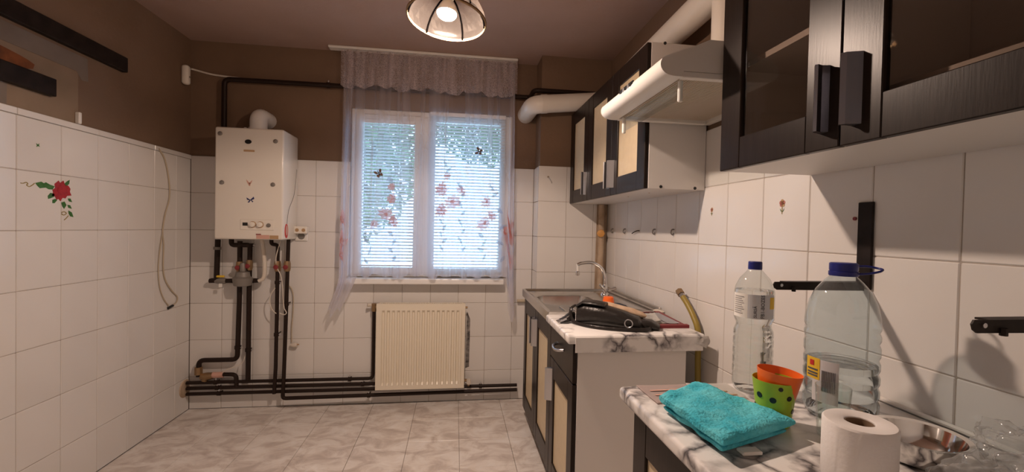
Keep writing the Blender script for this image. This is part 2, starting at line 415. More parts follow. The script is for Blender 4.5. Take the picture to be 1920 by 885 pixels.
# tiles on the side of the pier
for z_, y_ in cuts(0, ZT, Z0, TH):
    link('tile', tile_mesh(YB-PY-.002, y_-z_, 'X', M['tile'], 'w'), (PX+T/2, (YB+PY)/2, (y_+z_)/2), wall_pier)
# border strips on top of the left wall's tiles
for a, b_ in cuts(1.0, YB, 1.987-.4, .4):
    obj('border_tile', bx((XL-T, a+.001, ZT-.025), (XL+.004, b_-.001, ZT+.002), .002), M['tile'], wall_left)
obj('border_tile', bx((XL-T, YF, ZT-.025), (XL+.004, .999, ZT+.002), .002), M['tile'], wall_left)
# floor tiles 30 x 30 cm
far = nb()
for a, b_ in cuts(XL, XR, .045, .3):
    for c, d in cuts(YF, YB, 2.55, .3):
        if d < 1.2: box(far, (a+.001, c+.001, -T), (b_-.001, d-.001, 0), .0015)
        else: link('floor_tile', tile_mesh(b_-a, d-c, 'Z', M['floor'], 'f', .0012), ((a+b_)/2, (c+d)/2, -T/2), floor)
obj('floor_tile_field', far, M['floor'], floor, kind='stuff')
# marks on the left wall above the tiles
def wall_patch(name, pts, m, x0=XL-T-.001, th=.0015):
    return obj(name, prism(nb(), [(x0, p[0], p[1]) for p in pts], (th, 0, 0)), m, wall_left)
wall_patch('bare_plaster_patch', [(1.2, 1.722), (2.281, 1.722), (2.280, 1.968), (1.2, 1.975)], M['patch_beige'])
wall_patch('grey_plaster_patch', [(1.2, 1.975), (2.27, 1.969), (2.30, 1.935), (2.335, 1.94), (2.330, 2.047), (1.2, 2.052)], M['patch_grey'], th=.002)
wall_patch('grey_plaster_patch', [(1.2, 1.724), (1.955, 1.724), (1.957, 1.81), (1.2, 1.81)], M['patch_grey'], th=.002)
pts = []
for k in range(24):
    t = 2*math.pi*k/24; rr = 1 + .10*noise.noise(Vector((math.cos(t)*2, math.sin(t)*2, 3)))
    pts.append((1.80 + .265*rr*math.copysign(abs(math.cos(t))**.7, math.cos(t)), 1.912 + .038*rr*math.sin(t)))
wall_patch('rust_stain', pts, M['rust'], th=.003)
obj('peg', bx((XL-T, 2.262, 1.722), (XL+.012, 2.278, 1.776), .003), M['white'], wall_left)
obj('stain', prism(nb(), [(PX+.415, PY-.0006, 0), (XR-.002, PY-.0006, 0), (XR-.002, PY-.0006, 1.5), (PX+.43, PY-.0006, 1.5)], (0, .0004, 0)), M['stain'], wall_pier)

# ------------------------------------------------------------------ window, sill, blinds
win = obj('window_1', (lambda bm: (box(bm, (WX0, YB+.02, WZ0), (WX0+.045, YB+.09, WZ1), .004), box(bm, (WX1-.06, YB+.02, WZ0), (WX1, YB+.09, WZ1), .004),
    box(bm, (WX0+.045, YB+.02, WZ1-.04), (WX1-.06, YB+.09, WZ1), .004), box(bm, (WX0+.045, YB+.02, WZ0), (WX1-.06, YB+.09, WZ0+.03), .004),
    box(bm, (-.262, YB+.02, WZ0+.03), (-.192, YB+.09, WZ1-.04), .004))[-1])(nb()), M['pvc'], kind='structure')
def sash(x0, x1, z0, z1, wd):
    bm = nb(); y0, y1 = YB+.005, YB+.065
    box(bm, (x0, y0, z0), (x0+wd, y1, z1), .006); box(bm, (x1-wd, y0, z0), (x1, y1, z1), .006)
    box(bm, (x0+wd, y0, z0), (x1-wd, y1, z0+wd), .006); box(bm, (x0+wd, y0, z1-wd), (x1-wd, y1, z1), .006)
    s = obj('sash', bm, M['pvc'], win)
    obj('glass_pane', bx((x0+wd-.01, YB+.033, z0+wd-.01), (x1-wd+.01, YB+.037, z1-wd+.01)), M['glass'], s)
    return s
s1 = sash(WX0+.03, -.255, WZ0+.02, WZ1-.035, .05)
s2 = sash(-.20, WX1-.045, WZ0+.02, WZ1-.02, .045)
obj('handle', (lambda bm: (box(bm, (-.285, YB-.012, 1.40), (-.262, YB+.004, 1.46), .004), box(bm, (-.281, YB-.03, 1.33), (-.266, YB-.013, 1.45), .005))[-1])(nb()), M['pvc'], s1)
obj('window_sill', bx((-.796, 3.045, .866), (.353, YB+.02, .905), .006, 2), M['pvc'], win, label='white sill board under the window')
# reveal lining so that the outside does not show past the frame
def blind(x0, x1, z0, z1, y, label, tilt, gap0, skew=0.):
    t = thing('venetian_blind', ((x0+x1)/2, y, z0), label, 'blind', 'window blinds')
    obj('head_rail', bx((x0, y-.012, z1-.028), (x1, y+.012, z1), .003), M['pvc'], t)
    obj('bottom_rail', bx((x0+.004, y-.009, z0), (x1-.004, y+.009, z0+.010), .003), M['pvc'], t)
    bm = nb(); prof = [(-.0125, 0), (-.006, .0018), (0, .0024), (.006, .0018), (.0125, 0)]
    ca, sa = math.cos(tilt), math.sin(tilt); L = (x1-x0)/2-.004
    for sx in (-L, L):
        for a, h in prof: bm.verts.new((sx, a*ca - h*sa, a*sa + h*ca))
        for a, h in prof[::-1]: bm.verts.new((sx, a*ca - (h-.0006)*sa, a*sa + (h-.0006)*ca))
    bm.verts.ensure_lookup_table(); n = 10
    for k in range(n): bm.faces.new([bm.verts[i] for i in (k, (k+1) % n, n+(k+1) % n, n+k)])
    bm.faces.new([bm.verts[k] for k in range(n)]); bm.faces.new([bm.verts[n+k] for k in range(n)][::-1])
    bmesh.ops.recalc_face_normals(bm, faces=bm.faces[:])
    me = bpy.data.meshes.new('slat'); bm.to_mesh(me); bm.free(); me.materials.append(M['slat'])
    z = z1-.042
    while z > z0+.016:
        link('slat', me, ((x0+x1)/2, y, z), t); z -= .0228
    for f in (.2, .8):
        x = x0+(x1-x0)*f
        obj('ladder_cord', bx((x-.0012, y-.0145, z0+.005), (x+.0012, y-.0133, z1-.02)), M['pvc'], t)
    return t
blind(-.664, -.298, .985, 2.022, YB-.012, 'narrow white venetian blind on the left window sash', R(-30), 0)
blind(-.196, .352, .918, 2.095, YB-.014, 'wide white venetian blind on the right window sash', R(-26), 0)

# outside: pale ground, trees behind the window
structure('ground', bx((-9, YB+.4, -1.3), (9, 16, -1.2)), M['ground'])
def tree(x, y, z, rx, rz, n, label, seed):
    t = thing('tree', (x, y, -1.2), label, 'tree', 'trees outside the window')
    tube_b = tube(nb(), [(x, y, -1.2), (x+.05, y, z*.5), (x, y, z)], [.12, .10, .06], 8); obj('trunk', tube_b, M['bark'], t, smooth=True)
    rn = random.Random(seed); vs = []; fs = []
    for i in range(n):
        d = Vector((rn.gauss(0, 1), rn.gauss(0, 1), rn.gauss(0, 1))).normalized()*rn.random()**.4
        p = Vector((x+d.x*rx, y+d.y*rx*.6, z+d.z*rz)); a = Vector((rn.uniform(-1, 1), rn.uniform(-1, 1), rn.uniform(-1, 1))).normalized(); q = a.orthogonal().normalized(); s = rn.uniform(.05, .10)
        k = len(vs); vs += [p-a*s, p+q*s*.45, p+a*s, p-q*s*.45]; fs.append((k, k+1, k+2, k+3))
    me = bpy.data.meshes.new('foliage'); me.from_pydata(vs, [], fs); obj('foliage', me, M['tree'], t, kind='stuff')
tree(-2.0, 6.4, 2.5, 1.6, 1.6, 9000, 'leafy green tree seen through the left window sash', 1)
tree(1.0, 9.4, 4.1, 2.0, 1.5, 9000, 'leafy green tree behind the top of the right window sash', 2)

# ------------------------------------------------------------------ curtain
def smooth01(x): x = max(0, min(1, x)); return x*x*(3-2*x)
CX0, CX1 = -.775, .405
def hem(s):
    n = .010*math.sin(s*70) + .008*math.sin(s*31+1)
    mid = .925 + n
    l = .675 + .03*math.sin(s*120); r = .635 + .03*math.sin(s*120)
    return mid + (l-mid)*(1-smooth01((s-.075)/.025)) + (r-mid)*smooth01((s-.940)/.025)
def cur(s, t, off=0.):
    """point of the curtain: s across, t from the rail (0) down to the hem (1)"""
    zt = 2.452; z = zt + (hem(s)-zt)*t; d = (zt-z)/1.6
    x = CX0 + (CX1-CX0)*s + .010*math.sin(s*47+2*t) + (.035*d*(s-.35))
    low = smooth01((.93-z)/.3)
    x += -.078*low*(1-smooth01((s-.08)/.07)) + .010*low*smooth01((s-.9)/.1)
    am = .006 + .008*min(1, d)
    y = 3.058 - .042*smooth01(d*1.2) + am*math.sin(s*2*math.pi*19 + 1.3*math.sin(s*19)) + .002*math.sin(s*2*math.pi*43)
    y = min(y, 3.036) if z < .99 else y
    return Vector((x, y-off, z))
ct = thing('curtain', (-.18, 3.03, .64), 'sheer white tulle curtain with embroidered pink flowers at the window', 'curtain')
obj('curtain_panel', grid(nb(), lambda u, v: cur(u, v), 420, 60, True), M['sheer'], ct, smooth='all')
val = obj('valance', grid(nb(), lambda u, v: Vector((CX0-.012+(CX1-CX0+.024)*u + .006*math.sin(u*60), 3.030 + .011*math.sin(u*2*math.pi*17+math.sin(u*11)*1.5) - .006*v,
    2.458 - v*(.232 + .022*abs(math.sin(u*math.pi*10+.4)) + .012*math.sin(u*23)))), 300, 20, True), M['lace'], ct, smooth='all', label='gathered lace valance with a scalloped edge')
for a, b_ in ((0, .05), (.955, 1)):           # edges of the panel folded back on themselves
    obj('folded_edge', grid(nb(), lambda u, v, a=a, b_=b_: cur(a+(b_-a)*u, v*.93, .006), 30, 50, True), M['sheer'], ct, smooth='all')
# embroidered flowers follow the curtain's surface
def on_cur(px, py):
    p = at(px, py, 'Y', 3.02); s, t = (p.x-CX0)/(CX1-CX0), .5
    for _ in range(12):
        h = hem(max(0, min(1, s))); t = max(0, min(1, (2.452-p.z)/(2.452-h))); q = cur(s, t); s = max(0, min(1, s + (p.x-q.x)/(CX1-CX0)))
    return s, t
def motif(name, poly, s, t, m, off=.003):
    """flat motif given as (dx, dz) in metres, laid on the curtain around (s, t)"""
    bm = nb(); h = hem(s); L = 2.452-h
    c = bm.verts.new(cur(s, t, off)); vs = [bm.verts.new(cur(max(0, min(1, s+dx/(CX1-CX0))), max(0, min(1, t-dz/L)), off)) for dx, dz in poly]
    for i in range(len(vs)): bm.faces.new((c, vs[i], vs[(i+1) % len(vs)]))
    bmesh.ops.solidify(bm, geom=bm.faces[:], thickness=.0006)
    return obj(name, bm, m, ct)
def star(r, k, inner=.62, ph=0.): return [((r if i % 2 == 0 else r*inner)*math.cos(ph+math.pi*i/k), (r if i % 2 == 0 else r*inner)*math.sin(ph+math.pi*i/k)) for i in range(2*k)]
for px, py, r, m in ((630, 410, .045, 'petal2'), (627, 452, .055, 'petal2'), (632, 478, .04, 'petal2'), (735, 350, .022, 'petal'), (736, 372, .03, 'petal'), (724, 402, .034, 'petal2'), (738, 414, .034, 'petal'),
        (838, 330, .022, 'petal'), (829, 354, .042, 'petal'), (848, 378, .040, 'petal2'), (828, 393, .040, 'petal'), (866, 358, .028, 'petal2'), (913, 378, .036, 'petal2'), (909, 418, .042, 'petal2'), (921, 405, .028, 'petal'),
        (962, 420, .024, 'petal'), (960, 450, .044, 'petal'), (955, 487, .042, 'petal'), (700, 420, .026, 'petal2')):
    s, t = on_cur(px, py); r *= 1.3; motif('embroidered_flower', star(r, 9, .72), s, t, M[m])
    motif('flower_centre', star(r*.26, 6, .9), s, t, M['petal' if m == 'petal2' else 'petal2'], .006)
def leafpoly(l, wd, a):
    return [(math.cos(a)*x - math.sin(a)*y, math.sin(a)*x + math.cos(a)*y) for x, y in ((-l, 0), (-l*.5, wd*.8), (0, wd), (l*.5, wd*.7), (l, 0), (l*.5, -wd*.7), (0, -wd), (-l*.5, -wd*.8))]
rn = random.Random(5)
for px, y0, y1, n in ((736, 430, 492, 4), (830, 408, 470, 5), (866, 340, 476, 8), (905, 435, 488, 4), (735, 330, 345, 1), (838, 300, 325, 2), (925, 345, 372, 2), (955, 505, 530, 2), (940, 380, 500, 4), (690, 440, 500, 3)):
    for k in range(n):
        py = y0 + (y1-y0)*(k+.5)/n; s, t = on_cur(px + (3 if k % 2 else -3), py)
        motif('embroidered_leaf', leafpoly(.030, .011, (1 if k % 2 else -1)*.9 + rn.uniform(-.2, .2) + (0 if k % 2 else math.pi)), s, t, M['stemc'])
obj('curtain_rail', bx((-.877, 3.038, 2.472), (.422, 3.10, 2.489), .004), M['white'], label='white ceiling curtain rail above the window', cat='curtain rail')
def butterfly(px, py, sc, ang, label):
    s, t = on_cur(px, py); c = cur(s, t, .012); th = thing('butterfly_ornament', c, label, 'ornament', 'curtain butterflies')
    ca, sa = math.cos(ang), math.sin(ang)
    def tr(x, z, y=0.): return c + Vector((ca*x - sa*z, y, sa*x + ca*z))*sc
    for sx in (-1, 1):
        for pts in (((.1, .1), (.45, .75), (.95, .95), (1.05, .55), (.7, .12)), ((.1, -.05), (.7, .02), (.85, -.4), (.5, -.8), (.15, -.45))):
            obj('wing', prism(nb(), [tr(sx*x*.8, z, -.2*x) for x, z in pts], (0, .0015, 0)), M['bfly'], th)
    obj('body', tube(nb(), [tr(0, -.6), tr(0, 0, -.05), tr(0, .75)], [sc*.06, sc*.12, sc*.05], 8), M['black'], th, smooth=True)
butterfly(711, 326, .032, .5, 'brown butterfly clipped to the curtain before the left sash')
butterfly(899, 284, .030, 1.3, 'dark butterfly clipped to the curtain before the right sash')

# ------------------------------------------------------------------ ceiling lamp
lt = thing('pendant_lamp', (LAMP.x, LAMP.y, ZC), 'pendant lamp with a round glass shade and glowing bulb', 'lamp')
sh = bpy.data.materials.new('opal_glass'); sh.use_nodes = True; nt = sh.node_tree; nt.nodes.remove(nt.nodes['Principled BSDF'])
d_ = nt.nodes.new('ShaderNodeBsdfDiffuse'); t_ = nt.nodes.new('ShaderNodeBsdfTranslucent'); g_ = nt.nodes.new('ShaderNodeBsdfGlossy'); m1 = nt.nodes.new('ShaderNodeMixShader'); m2 = nt.nodes.new('ShaderNodeMixShader')
d_.inputs[0].default_value = (.62, .58, .54, 1); t_.inputs[0].default_value = (.5, .45, .41, 1); g_.inputs['Roughness'].default_value = .15; m1.inputs[0].default_value = .35; m2.inputs[0].default_value = .05
m3 = nt.nodes.new('ShaderNodeMixShader'); m3.inputs[0].default_value = .965; tp_ = nt.nodes.new('ShaderNodeBsdfTransparent'); tp_.inputs[0].default_value = (.88, .85, .82, 1)
nt.links.new(d_.outputs[0], m1.inputs[1]); nt.links.new(t_.outputs[0], m1.inputs[2]); nt.links.new(m1.outputs[0], m2.inputs[1]); nt.links.new(g_.outputs[0], m2.inputs[2])
nt.links.new(m2.outputs[0], m3.inputs[1]); nt.links.new(tp_.outputs[0], m3.inputs[2]); nt.links.new(m3.outputs[0], nt.nodes['Material Output'].inputs[0])
tilt = Matrix.Rotation(R(5), 3, 'Y') @ Matrix.Rotation(R(-4), 3, 'X'); ax = tilt @ Vector((0, 0, 1)); rim = LAMP + Vector((0, 0, -.012))
prof = [(.142, 0), (.141, .012), (.136, .03), (.122, .055), (.098, .078), (.068, .094), (.03, .102)]
bm = lathe(nb(), prof, rim, 40, ax); bmesh.ops.solidify(bm, geom=bm.faces[:], thickness=.003); obj('shade', bm, sh, lt, smooth=True)
s_ = ax.orthogonal().normalized(); u_ = ax.cross(s_)
for k in range(6):
    a = 2*math.pi*k/6 + .35; dr = s_*math.cos(a) + u_*math.sin(a)
    obj('rib', tube(nb(), [rim + dr*(r-.004) + ax*h for r, h in prof], .0035, 6), M['ribblack'], lt, smooth=True)
obj('rim', lathe(nb(), [(.141, -.004), (.146, -.002), (.146, .004), (.141, .006), (.141, -.004)], rim, 40, ax), M['brass'], lt, smooth=True)
obj('bulb', lathe(nb(), [(.036*math.cos(a), -.022*math.sin(a)) for a in [R(x) for x in (84, 72, 60, 48, 36, 24, 12, 0)]], LAMP + Vector((0, 0, .012)), 28, ax, True, True), emit_mat('bulb_glow', LAMP_COLOR, LAMP_STRENGTH), lt, smooth='all', label='glowing dome of the bulb')
obj('bulb_body', lathe(nb(), [(.0362, .0004), (.035, .012), (.026, .032), (.016, .05)], LAMP + Vector((0, 0, .012)), 24, ax, True, True), M['white'], lt, smooth=True)
obj('socket', lathe(nb(), [(.016, .052), (.02, .056), (.02, .10), (.012, .125)], LAMP + Vector((0, 0, .012)), 16, ax, True, True), M['white'], lt, smooth=True)
obj('cord', tube(nb(), [LAMP + ax*.135, Vector((LAMP.x+.006, LAMP.y, 2.36)), Vector((LAMP.x, LAMP.y, 2.46))], .004, 8), M['white'], lt, smooth=True)
obj('ceiling_rose', lathe(nb(), [(.02, -.05), (.05, -.03), (.055, -.001)], (LAMP.x, LAMP.y, ZC), 24, (0, 0, 1), True, True), M['white'], lt, smooth=True)

# ------------------------------------------------------------------ boiler
BX0, BX1, BY, BZ0, BZ1 = -1.492, -1.088, 2.878, 1.168, 1.868
bo = thing('gas_boiler', ((BX0+BX1)/2, 3.0, BZ0), 'white wall-hung gas boiler with two round dials on the tiled wall', 'boiler')
obj('casing', bx((BX0, BY, BZ0), (BX1, YB-.004, BZ1), .012, 3), M['enamel'], bo, smooth=30)
def bp(px, py): return Vector((BX0 + (px-404)/127*(BX1-BX0), BY, BZ1 - (py-239)/210*(BZ1-BZ0)))
for px, py in ((414, 252), (516, 262), (418, 343), (512, 344)):
    c = bp(px, py); obj('screw_cap', lathe(nb(), [(.013, 0), (.013, .005), (.008, .008)], c, 16, (0, -1, 0), True, True), M['grey'], bo, smooth=True)
c = bp(465, 265); bm = nb(); lathe(bm, [(.02, 0), (.018, .004)], c, 24, (0, -1, 0), True, True); bmesh.ops.scale(bm, vec=(1, 1, .72), space=Matrix.Translation(-c), verts=bm.verts); obj('emblem', bm, M['black'], bo)
c = bp(467, 282); obj('name_plate', bx(c+Vector((-.032, -.002, -.006)), c+Vector((.032, .001, .006)), .001), M['tanst'], bo)
a, c = bp(452, 411), bp(515, 431)
pn = obj('control_panel', bx((a.x, BY-.004, c.z), (c.x, BY+.002, a.z), .003), M['enamel'], bo)
c = bp(461.5, 420); obj('display', bx(c+Vector((-.015, -.006, -.010)), c+Vector((.015, -.002, .010)), .001), M['tanst'] if 0 else M['black'], pn)
for px in (475.5, 489.5):
    c = bp(px, 420.5) + Vector((0, -.004, 0))
    obj('dial_ring', lathe(nb(), [(.0205, 0), (.0205, .003), (.017, .003)], c, 24, (0, -1, 0), True, True), M['tanst'], pn, smooth=True)
    k = obj('dial', lathe(nb(), [(.017, .003), (.016, .016), (.013, .018)], c, 24, (0, -1, 0), True, True), M['enamel'], pn, smooth=True)
c = bp(505, 421.5) + Vector((0, -.004, 0)); obj('gauge', lathe(nb(), [(.013, 0), (.012, .006), (.006, .006), (.005, .009)], c, 20, (0, -1, 0), True, True), M['grey'], pn, smooth=True)
c = bp(494, 443); obj('sticker', bx(c+Vector((-.038, -.0012, -.014)), c+Vector((.038, 0, .010))), M['pinkst'], bo, label='faded pink sticker')
c = bp(515, 443.5); obj('sticker', bx(c+Vector((-.026, -.0014, -.012)), c+Vector((.026, 0, .010))), M['tanst'], bo, label='tan sticker')
c = bp(485, 439); obj('sticker_print', bx(c+Vector((-.012, -.0018, -.003)), c+Vector((.018, -.0005, .003))), M['redc'], bo)
def flat_shape(name, c, pts, m, parent, d=(0, -.0015, 0), **k): return obj(name, prism(nb(), [Vector(c)+Vector(p) for p in pts], d), m, parent, **k)
c = bp(470, 374)
for pts in (((0, 0), (.02, .02), (.024, .006), (.006, -.003)), ((0, 0), (-.022, .014), (-.018, .0), (-.004, -.004)), ((0, 0), (-.016, -.016), (-.006, -.018), (.001, -.004)), ((0, 0), (.014, -.016), (.018, -.008))):
    flat_shape('butterfly_sticker', c, [(x, 0, z) for x, z in pts], M['bluest'], bo)
c = bp(468, 342)
for pts in (((0, 0), (-.018, .02), (-.014, .004), (-.005, -.012)), ((0, 0), (.018, .018), (.012, .0), (.004, -.014)), ((-.004, 0), (.005, 0), (.006, -.02), (-.004, -.018))):
    flat_shape('faded_sticker', c, [(x, 0, z) for x, z in pts], M['pinkst'], bo)
# red-edged oval tag on the boiler's side
c = Vector((BX1, 2.935, 1.225))
def oval(c, ry, rz, n=24): return [c + Vector((0, ry*math.cos(2*math.pi*k/n), rz*math.sin(2*math.pi*k/n))) for k in range(n)]
tg = obj('thermometer_tag', prism(nb(), oval(c, .026, .046), (.003, 0, 0)), M['red'], bo, label='red oval tag')
obj('tag_window', prism(nb(), oval(c+Vector((.003, 0, .004)), .017, .032), (.001, 0, 0)), M['pinkst'], tg)
obj('tag_wire', tube(nb(), catmull([c+Vector((.004, 0, .046)), c+Vector((.004, .03, .14)), c+Vector((.004, .12, .25)), c+Vector((.004, .16, .42))]), .0015, 6), M['grey'], bo)
# flue
fl = obj('flue', tube(nb(), rounded([(-1.288, 2.995, BZ1-.004), (-1.288, 2.995, 1.975), (-1.288, YB+.02, 1.975)], .07, 8), .052, 24), M['pvc'], bo, smooth=True)
obj('flue_collar', lathe(nb(), [(.058, 0), (.058, .022), (.053, .022)], (-1.288, 2.995, BZ1), 24, (0, 0, 1), True, True), M['pvc'], bo, smooth=True)
obj('flue_nipple', lathe(nb(), [(.012, 0), (.012, .02), (.008, .024)], (-1.365, 2.99, BZ1), 12, (0, 0, 1), True, True), M['pvc'], bo, smooth=True)
# socket with double adaptor
so = thing('wall_socket', at(566, 441, 'Y', YB), 'white wall socket with a double plug adaptor beside the boiler', 'socket')
c = at(566, 441, 'Y', YB)
obj('plate', bx((c.x-.042, YB-.012, c.z-.04), (c.x+.042, YB, c.z+.04), .006, 2), M['white'], so)
obj('socket_face', lathe(nb(), [(.024, 0), (.022, .003)], (c.x, YB-.012, c.z-.006), 20, (0, -1, 0), True, True), M['grey'], so)
ad = obj('adaptor', bx((c.x-.05, YB-.06, c.z+.012), (c.x+.05, YB-.013, c.z+.062), .006, 2), M['enamel'], so)
for dx in (-.012, .030): obj('adaptor_socket', lathe(nb(), [(.012, 0), (.012, .002), (.009, .002), (.009, .0005)], (c.x+dx, YB-.06, c.z+.036), 18, (0, -1, 0), True, True), M['tanst'], so)
obj('plug', tube(nb(), [(c.x-.05, YB-.04, c.z+.03), (c.x-.072, YB-.045, c.z+.03)], [.018, .012], 12), M['cablew'], so, smooth=True)

# ------------------------------------------------------------------ pipes
PYP = YB-.045
def pp(*pts, Y=PYP): return [at(x, y, 'Y', Y) for x, y in pts]
def pipe(pts, r, label, clamps=(), rad=.03, m='pipe', name='heating_pipe', cat='pipe', group='dark pipes on the back wall', **k):
    pts = [Vector(p) for p in pts]
    bm = tube(nb(), rounded(pts, rad), r, 12)
    if not clamps: return obj(name, bm, M[m], label=label, cat=cat, group=group, smooth=50)
    t = thing(name, pts[0], label, cat, group); obj('tube', bm, M[m], t, smooth=50)
    for i, f in clamps:
        p = pts[i]*(1-f) + pts[i+1]*f; d = (pts[i+1]-pts[i]).normalized()
        obj('clamp', tube(nb(), [p-d*.011, p+d*.011], r+.004, 12), M[m], t, smooth=50)
        obj('clamp_bolt', tube(nb(), [p+Vector((0, .0, 0))+d.cross(Vector((0, 1, 0)))*(r+.001), p+d.cross(Vector((0, 1, 0)))*(r+.016)], .005, 8), M['alu'], t)
        obj('clamp_stem', tube(nb(), [p, Vector((p.x, YB-.0005, p.z))], .004, 6), M[m], t)
    return t
# gas line: up from the boiler, along under the ceiling, round the pier
zt = 2.228
pipe([(-1.545, PYP, 1.862), (-1.545, PYP, zt), (PX-.05, PYP, zt+.004), (PX-.05, PY-.03, zt+.004), (.99, PY-.03, zt+.004), (.99, PY-.03, 2.12)], .0165, 'dark painted gas pipe running along the wall above the boiler and curtain', [(1, .32), (1, .9)], .04, name='gas_pipe')
pipe([(-1.545, PYP, 1.862), (-1.545, PYP, 1.60), (-1.503, PYP, 1.5)], .0165, 'dark pipe stub behind the boiler casing', (), name='gas_pipe') if 0 else None
# gas valve line left under the boiler
g = thing('gas_valve', at(404, 526, 'Y', PYP), 'gas tap with yellow lever and grey pressure regulator under the boiler', 'valve')
obj('riser', tube(nb(), rounded(pp((408.5, 449), (406, 526), (396, 526)), .02), .0165, 12), M['pipe'], g, smooth=True)
obj('riser_clamp', tube(nb(), pp((407.8, 463), (407.5, 468)), .023, 12), M['grey'], g, smooth=True)
obj('cross_pipe', tube(nb(), pp((393, 526.5), (436, 526.5)), .015, 12), M['pipe'], g, smooth=True)
obj('tap_body', tube(nb(), pp((404, 526.5), (410, 526.5), (421, 526.5), (424, 526.5)), [.017, .021, .021, .017], 8), M['grey'], g, smooth=40)
p = at(415, 518, 'Y', PYP-.01); obj('tap_lever', bx(p+Vector((-.03, -.008, -.008)), p+Vector((.02, .008, .006)), .004), M['yellow'], g)
p = at(413, 535, 'Y', PYP-.02); obj('tap_tag', bx(p+Vector((-.01, -.003, -.014)), p+Vector((.012, .003, .012)), .002), M['white'], g)
c = at(455, 524, 'Y', PYP-.03)
obj('regulator_body', lathe(nb(), [(.03, -.045), (.052, -.04), (.06, -.005), (.06, .01), (.046, .02), (.04, .05), (.02, .055)], c, 20, (0, 0, 1), True, True), M['grey'], g, smooth=40)
obj('regulator_neck', lathe(nb(), [(.017, .05), (.017, .10), (.013, .11)], c, 14, (0, 0, 1), True, True), M['grey'], g, smooth=40)
obj('outlet', tube(nb(), pp((468, 527), (478, 526), (487, 526)), [.016, .016, .013], 12), M['pipe'], g, smooth=True)
# return pipe with a bend and brass filter at the bottom left
t2 = pipe(pp((450, 452), (449, 560), (445, 674), (373, 675.5), (372.4, 706)), .0155, 'dark pipe that bends left to the brass filter near the floor', [(1, .8)], .035)
pipe(pp((434, 448), (434, 459.5), (469, 459.5), (467, 560), (465, 712)), .0155, 'dark vertical pipe right of the grey regulator', [(2, .0), (3, .63)], .02)
pipe(pp((509, 449), (509, 458), (521, 459), (519, 600), (517, 690), (514, 738), Y=PYP-.027), .0125, 'dark vertical pipe left of the pair below the socket', [(2, .5), (3, .3)], .02)
f = thing('pipe_filter', at(372, 705, 'Y', PYP), 'old brass filter and pink union on the pipe near the floor', 'filter')
obj('union', tube(nb(), pp((372.4, 688), (372.4, 702)), .024, 8), M['brass'], f, smooth=30)
obj('filter_body', tube(nb(), pp((377, 706), (388, 706), (399, 704)), [.02, .027, .021], 10), M['brass'], f, smooth=30)
obj('filter_leg', tube(nb(), pp((386, 706), (383, 714)), .019, 10), M['brass'], f, smooth=30)
obj('pink_union', tube(nb(), pp((399, 703), (419, 702.5)), .020, 8), M['pinkst'], f, smooth=30)
obj('tail_pipe', tube(nb(), rounded(pp((419, 702), (443, 702), (443.5, 726)), .03), .0135, 12), M['pipe'], f, smooth=True)
pipe([(-1.76, PYP, .1955), (-.557, PYP, .1955), (-.557, PYP, .708)], .0115, 'upper floor-level pipe that rises beside the radiator', [(0, .15), (0, .87)], .03)
pipe([(-1.76, PYP, .158), (-.50, PYP, .158)], .0115, 'second floor-level pipe from the top running to the radiator', [(0, .15), (0, .9)], .03)
pipe([(-1.76, PYP, .1195), (.47, PYP, .121)], .0115, 'third floor-level pipe from the top passing behind the radiator', [(0, .09), (0, .88)], .03)
pipe(pp((541, 449), (536, 600), (532.5, 700), (530.5, 735), Y=PYP-.027) + [Vector((-1.145, PYP-.027, .082)), Vector((.47, PYP-.005, .0885))], .0125, 'dark pipe turning from the boiler into the lowest floor-level run', [(0, .8), (4, .35)], .03)
obj('wall_rosette', lathe(nb(), [(.06, 0), (.055, .006)], (XL, 3.09, .158), 20, (1, 0, 0), True, True), M['stain'], wall_left)
# valves on the boiler connections
for (px, py), lb in (((449, 500), 'red handled valve on the pipe above the grey regulator'), ((467.5, 497), 'red handled valve right of the grey regulator'), ((520.5, 499), 'red handled valve on the left pipe below the socket'), ((538.5, 499), 'red handled valve on the right pipe below the socket')):
    c = at(px, py, 'Y', PYP if px < 500 else PYP-.027); v = thing('ball_valve', c, lb, 'valve', 'valves under the boiler')
    obj('body', tube(nb(), [c-Vector((0, 0, .035)), c-Vector((0, 0, .015)), c+Vector((0, 0, .015)), c+Vector((0, 0, .035))], [.018, .022, .022, .018], 10), M['brass'], v, smooth=30)
    obj('handle', lathe(nb(), [(.014, 0), (.016, .012), (.008, .016)], c+Vector((0, -.02, -.005)), 12, (0, -1, 0), True, True), M['redc'], v, smooth=True)
obj('drain_hose', tube(nb(), catmull(pp((491, 449), (494, 470), (496.5, 500), (494, 521), (485, 527), Y=PYP-.03)), .013, 10), M['cablew'], label='cream drain hose curving down from the boiler to the regulator', cat='hose', smooth=True)
def cable(name, pts, r, m, label, cat='cable', n=8): return obj(name, tube(nb(), catmull(pts, n), r, 8), M[m], label=label, cat=cat, smooth=True)
YW = PYP-.045
cable('thin_cable', pp((526, 452), (518, 480), (519, 500), (527, 518), (530, 540), (531, 560), (533, 578), (537, 586), (533, 590), (524, 587), Y=YW), .003, 'cablew', 'thin white cable wound between the two pipes below the socket')
cable('looped_cable', pp((516, 540), (508, 552), (506, 566), (510, 580), (518, 588), Y=YW), .003, 'cablew', 'short loop of white cable left of the pipe pair')
cable('thermostat_cable', pp((538, 534), (546, 540), (550, 556), (549, 590), (547, 615), (547, 641), Y=YB-.012), .004, 'cable', 'cable hanging from the pipe pair to the small white plug')
c = at(552, 647, 'Y', YB-.02); pl = thing('cable_plug', c, 'small white plug at the end of the hanging cable', 'plug')
obj('plug_body', tube(nb(), [c+Vector((-.025, 0, 0)), c+Vector((.005, 0, 0)), c+Vector((.018, 0, 0))], [.012, .018, .015], 12), M['cablew'], pl, smooth=True)
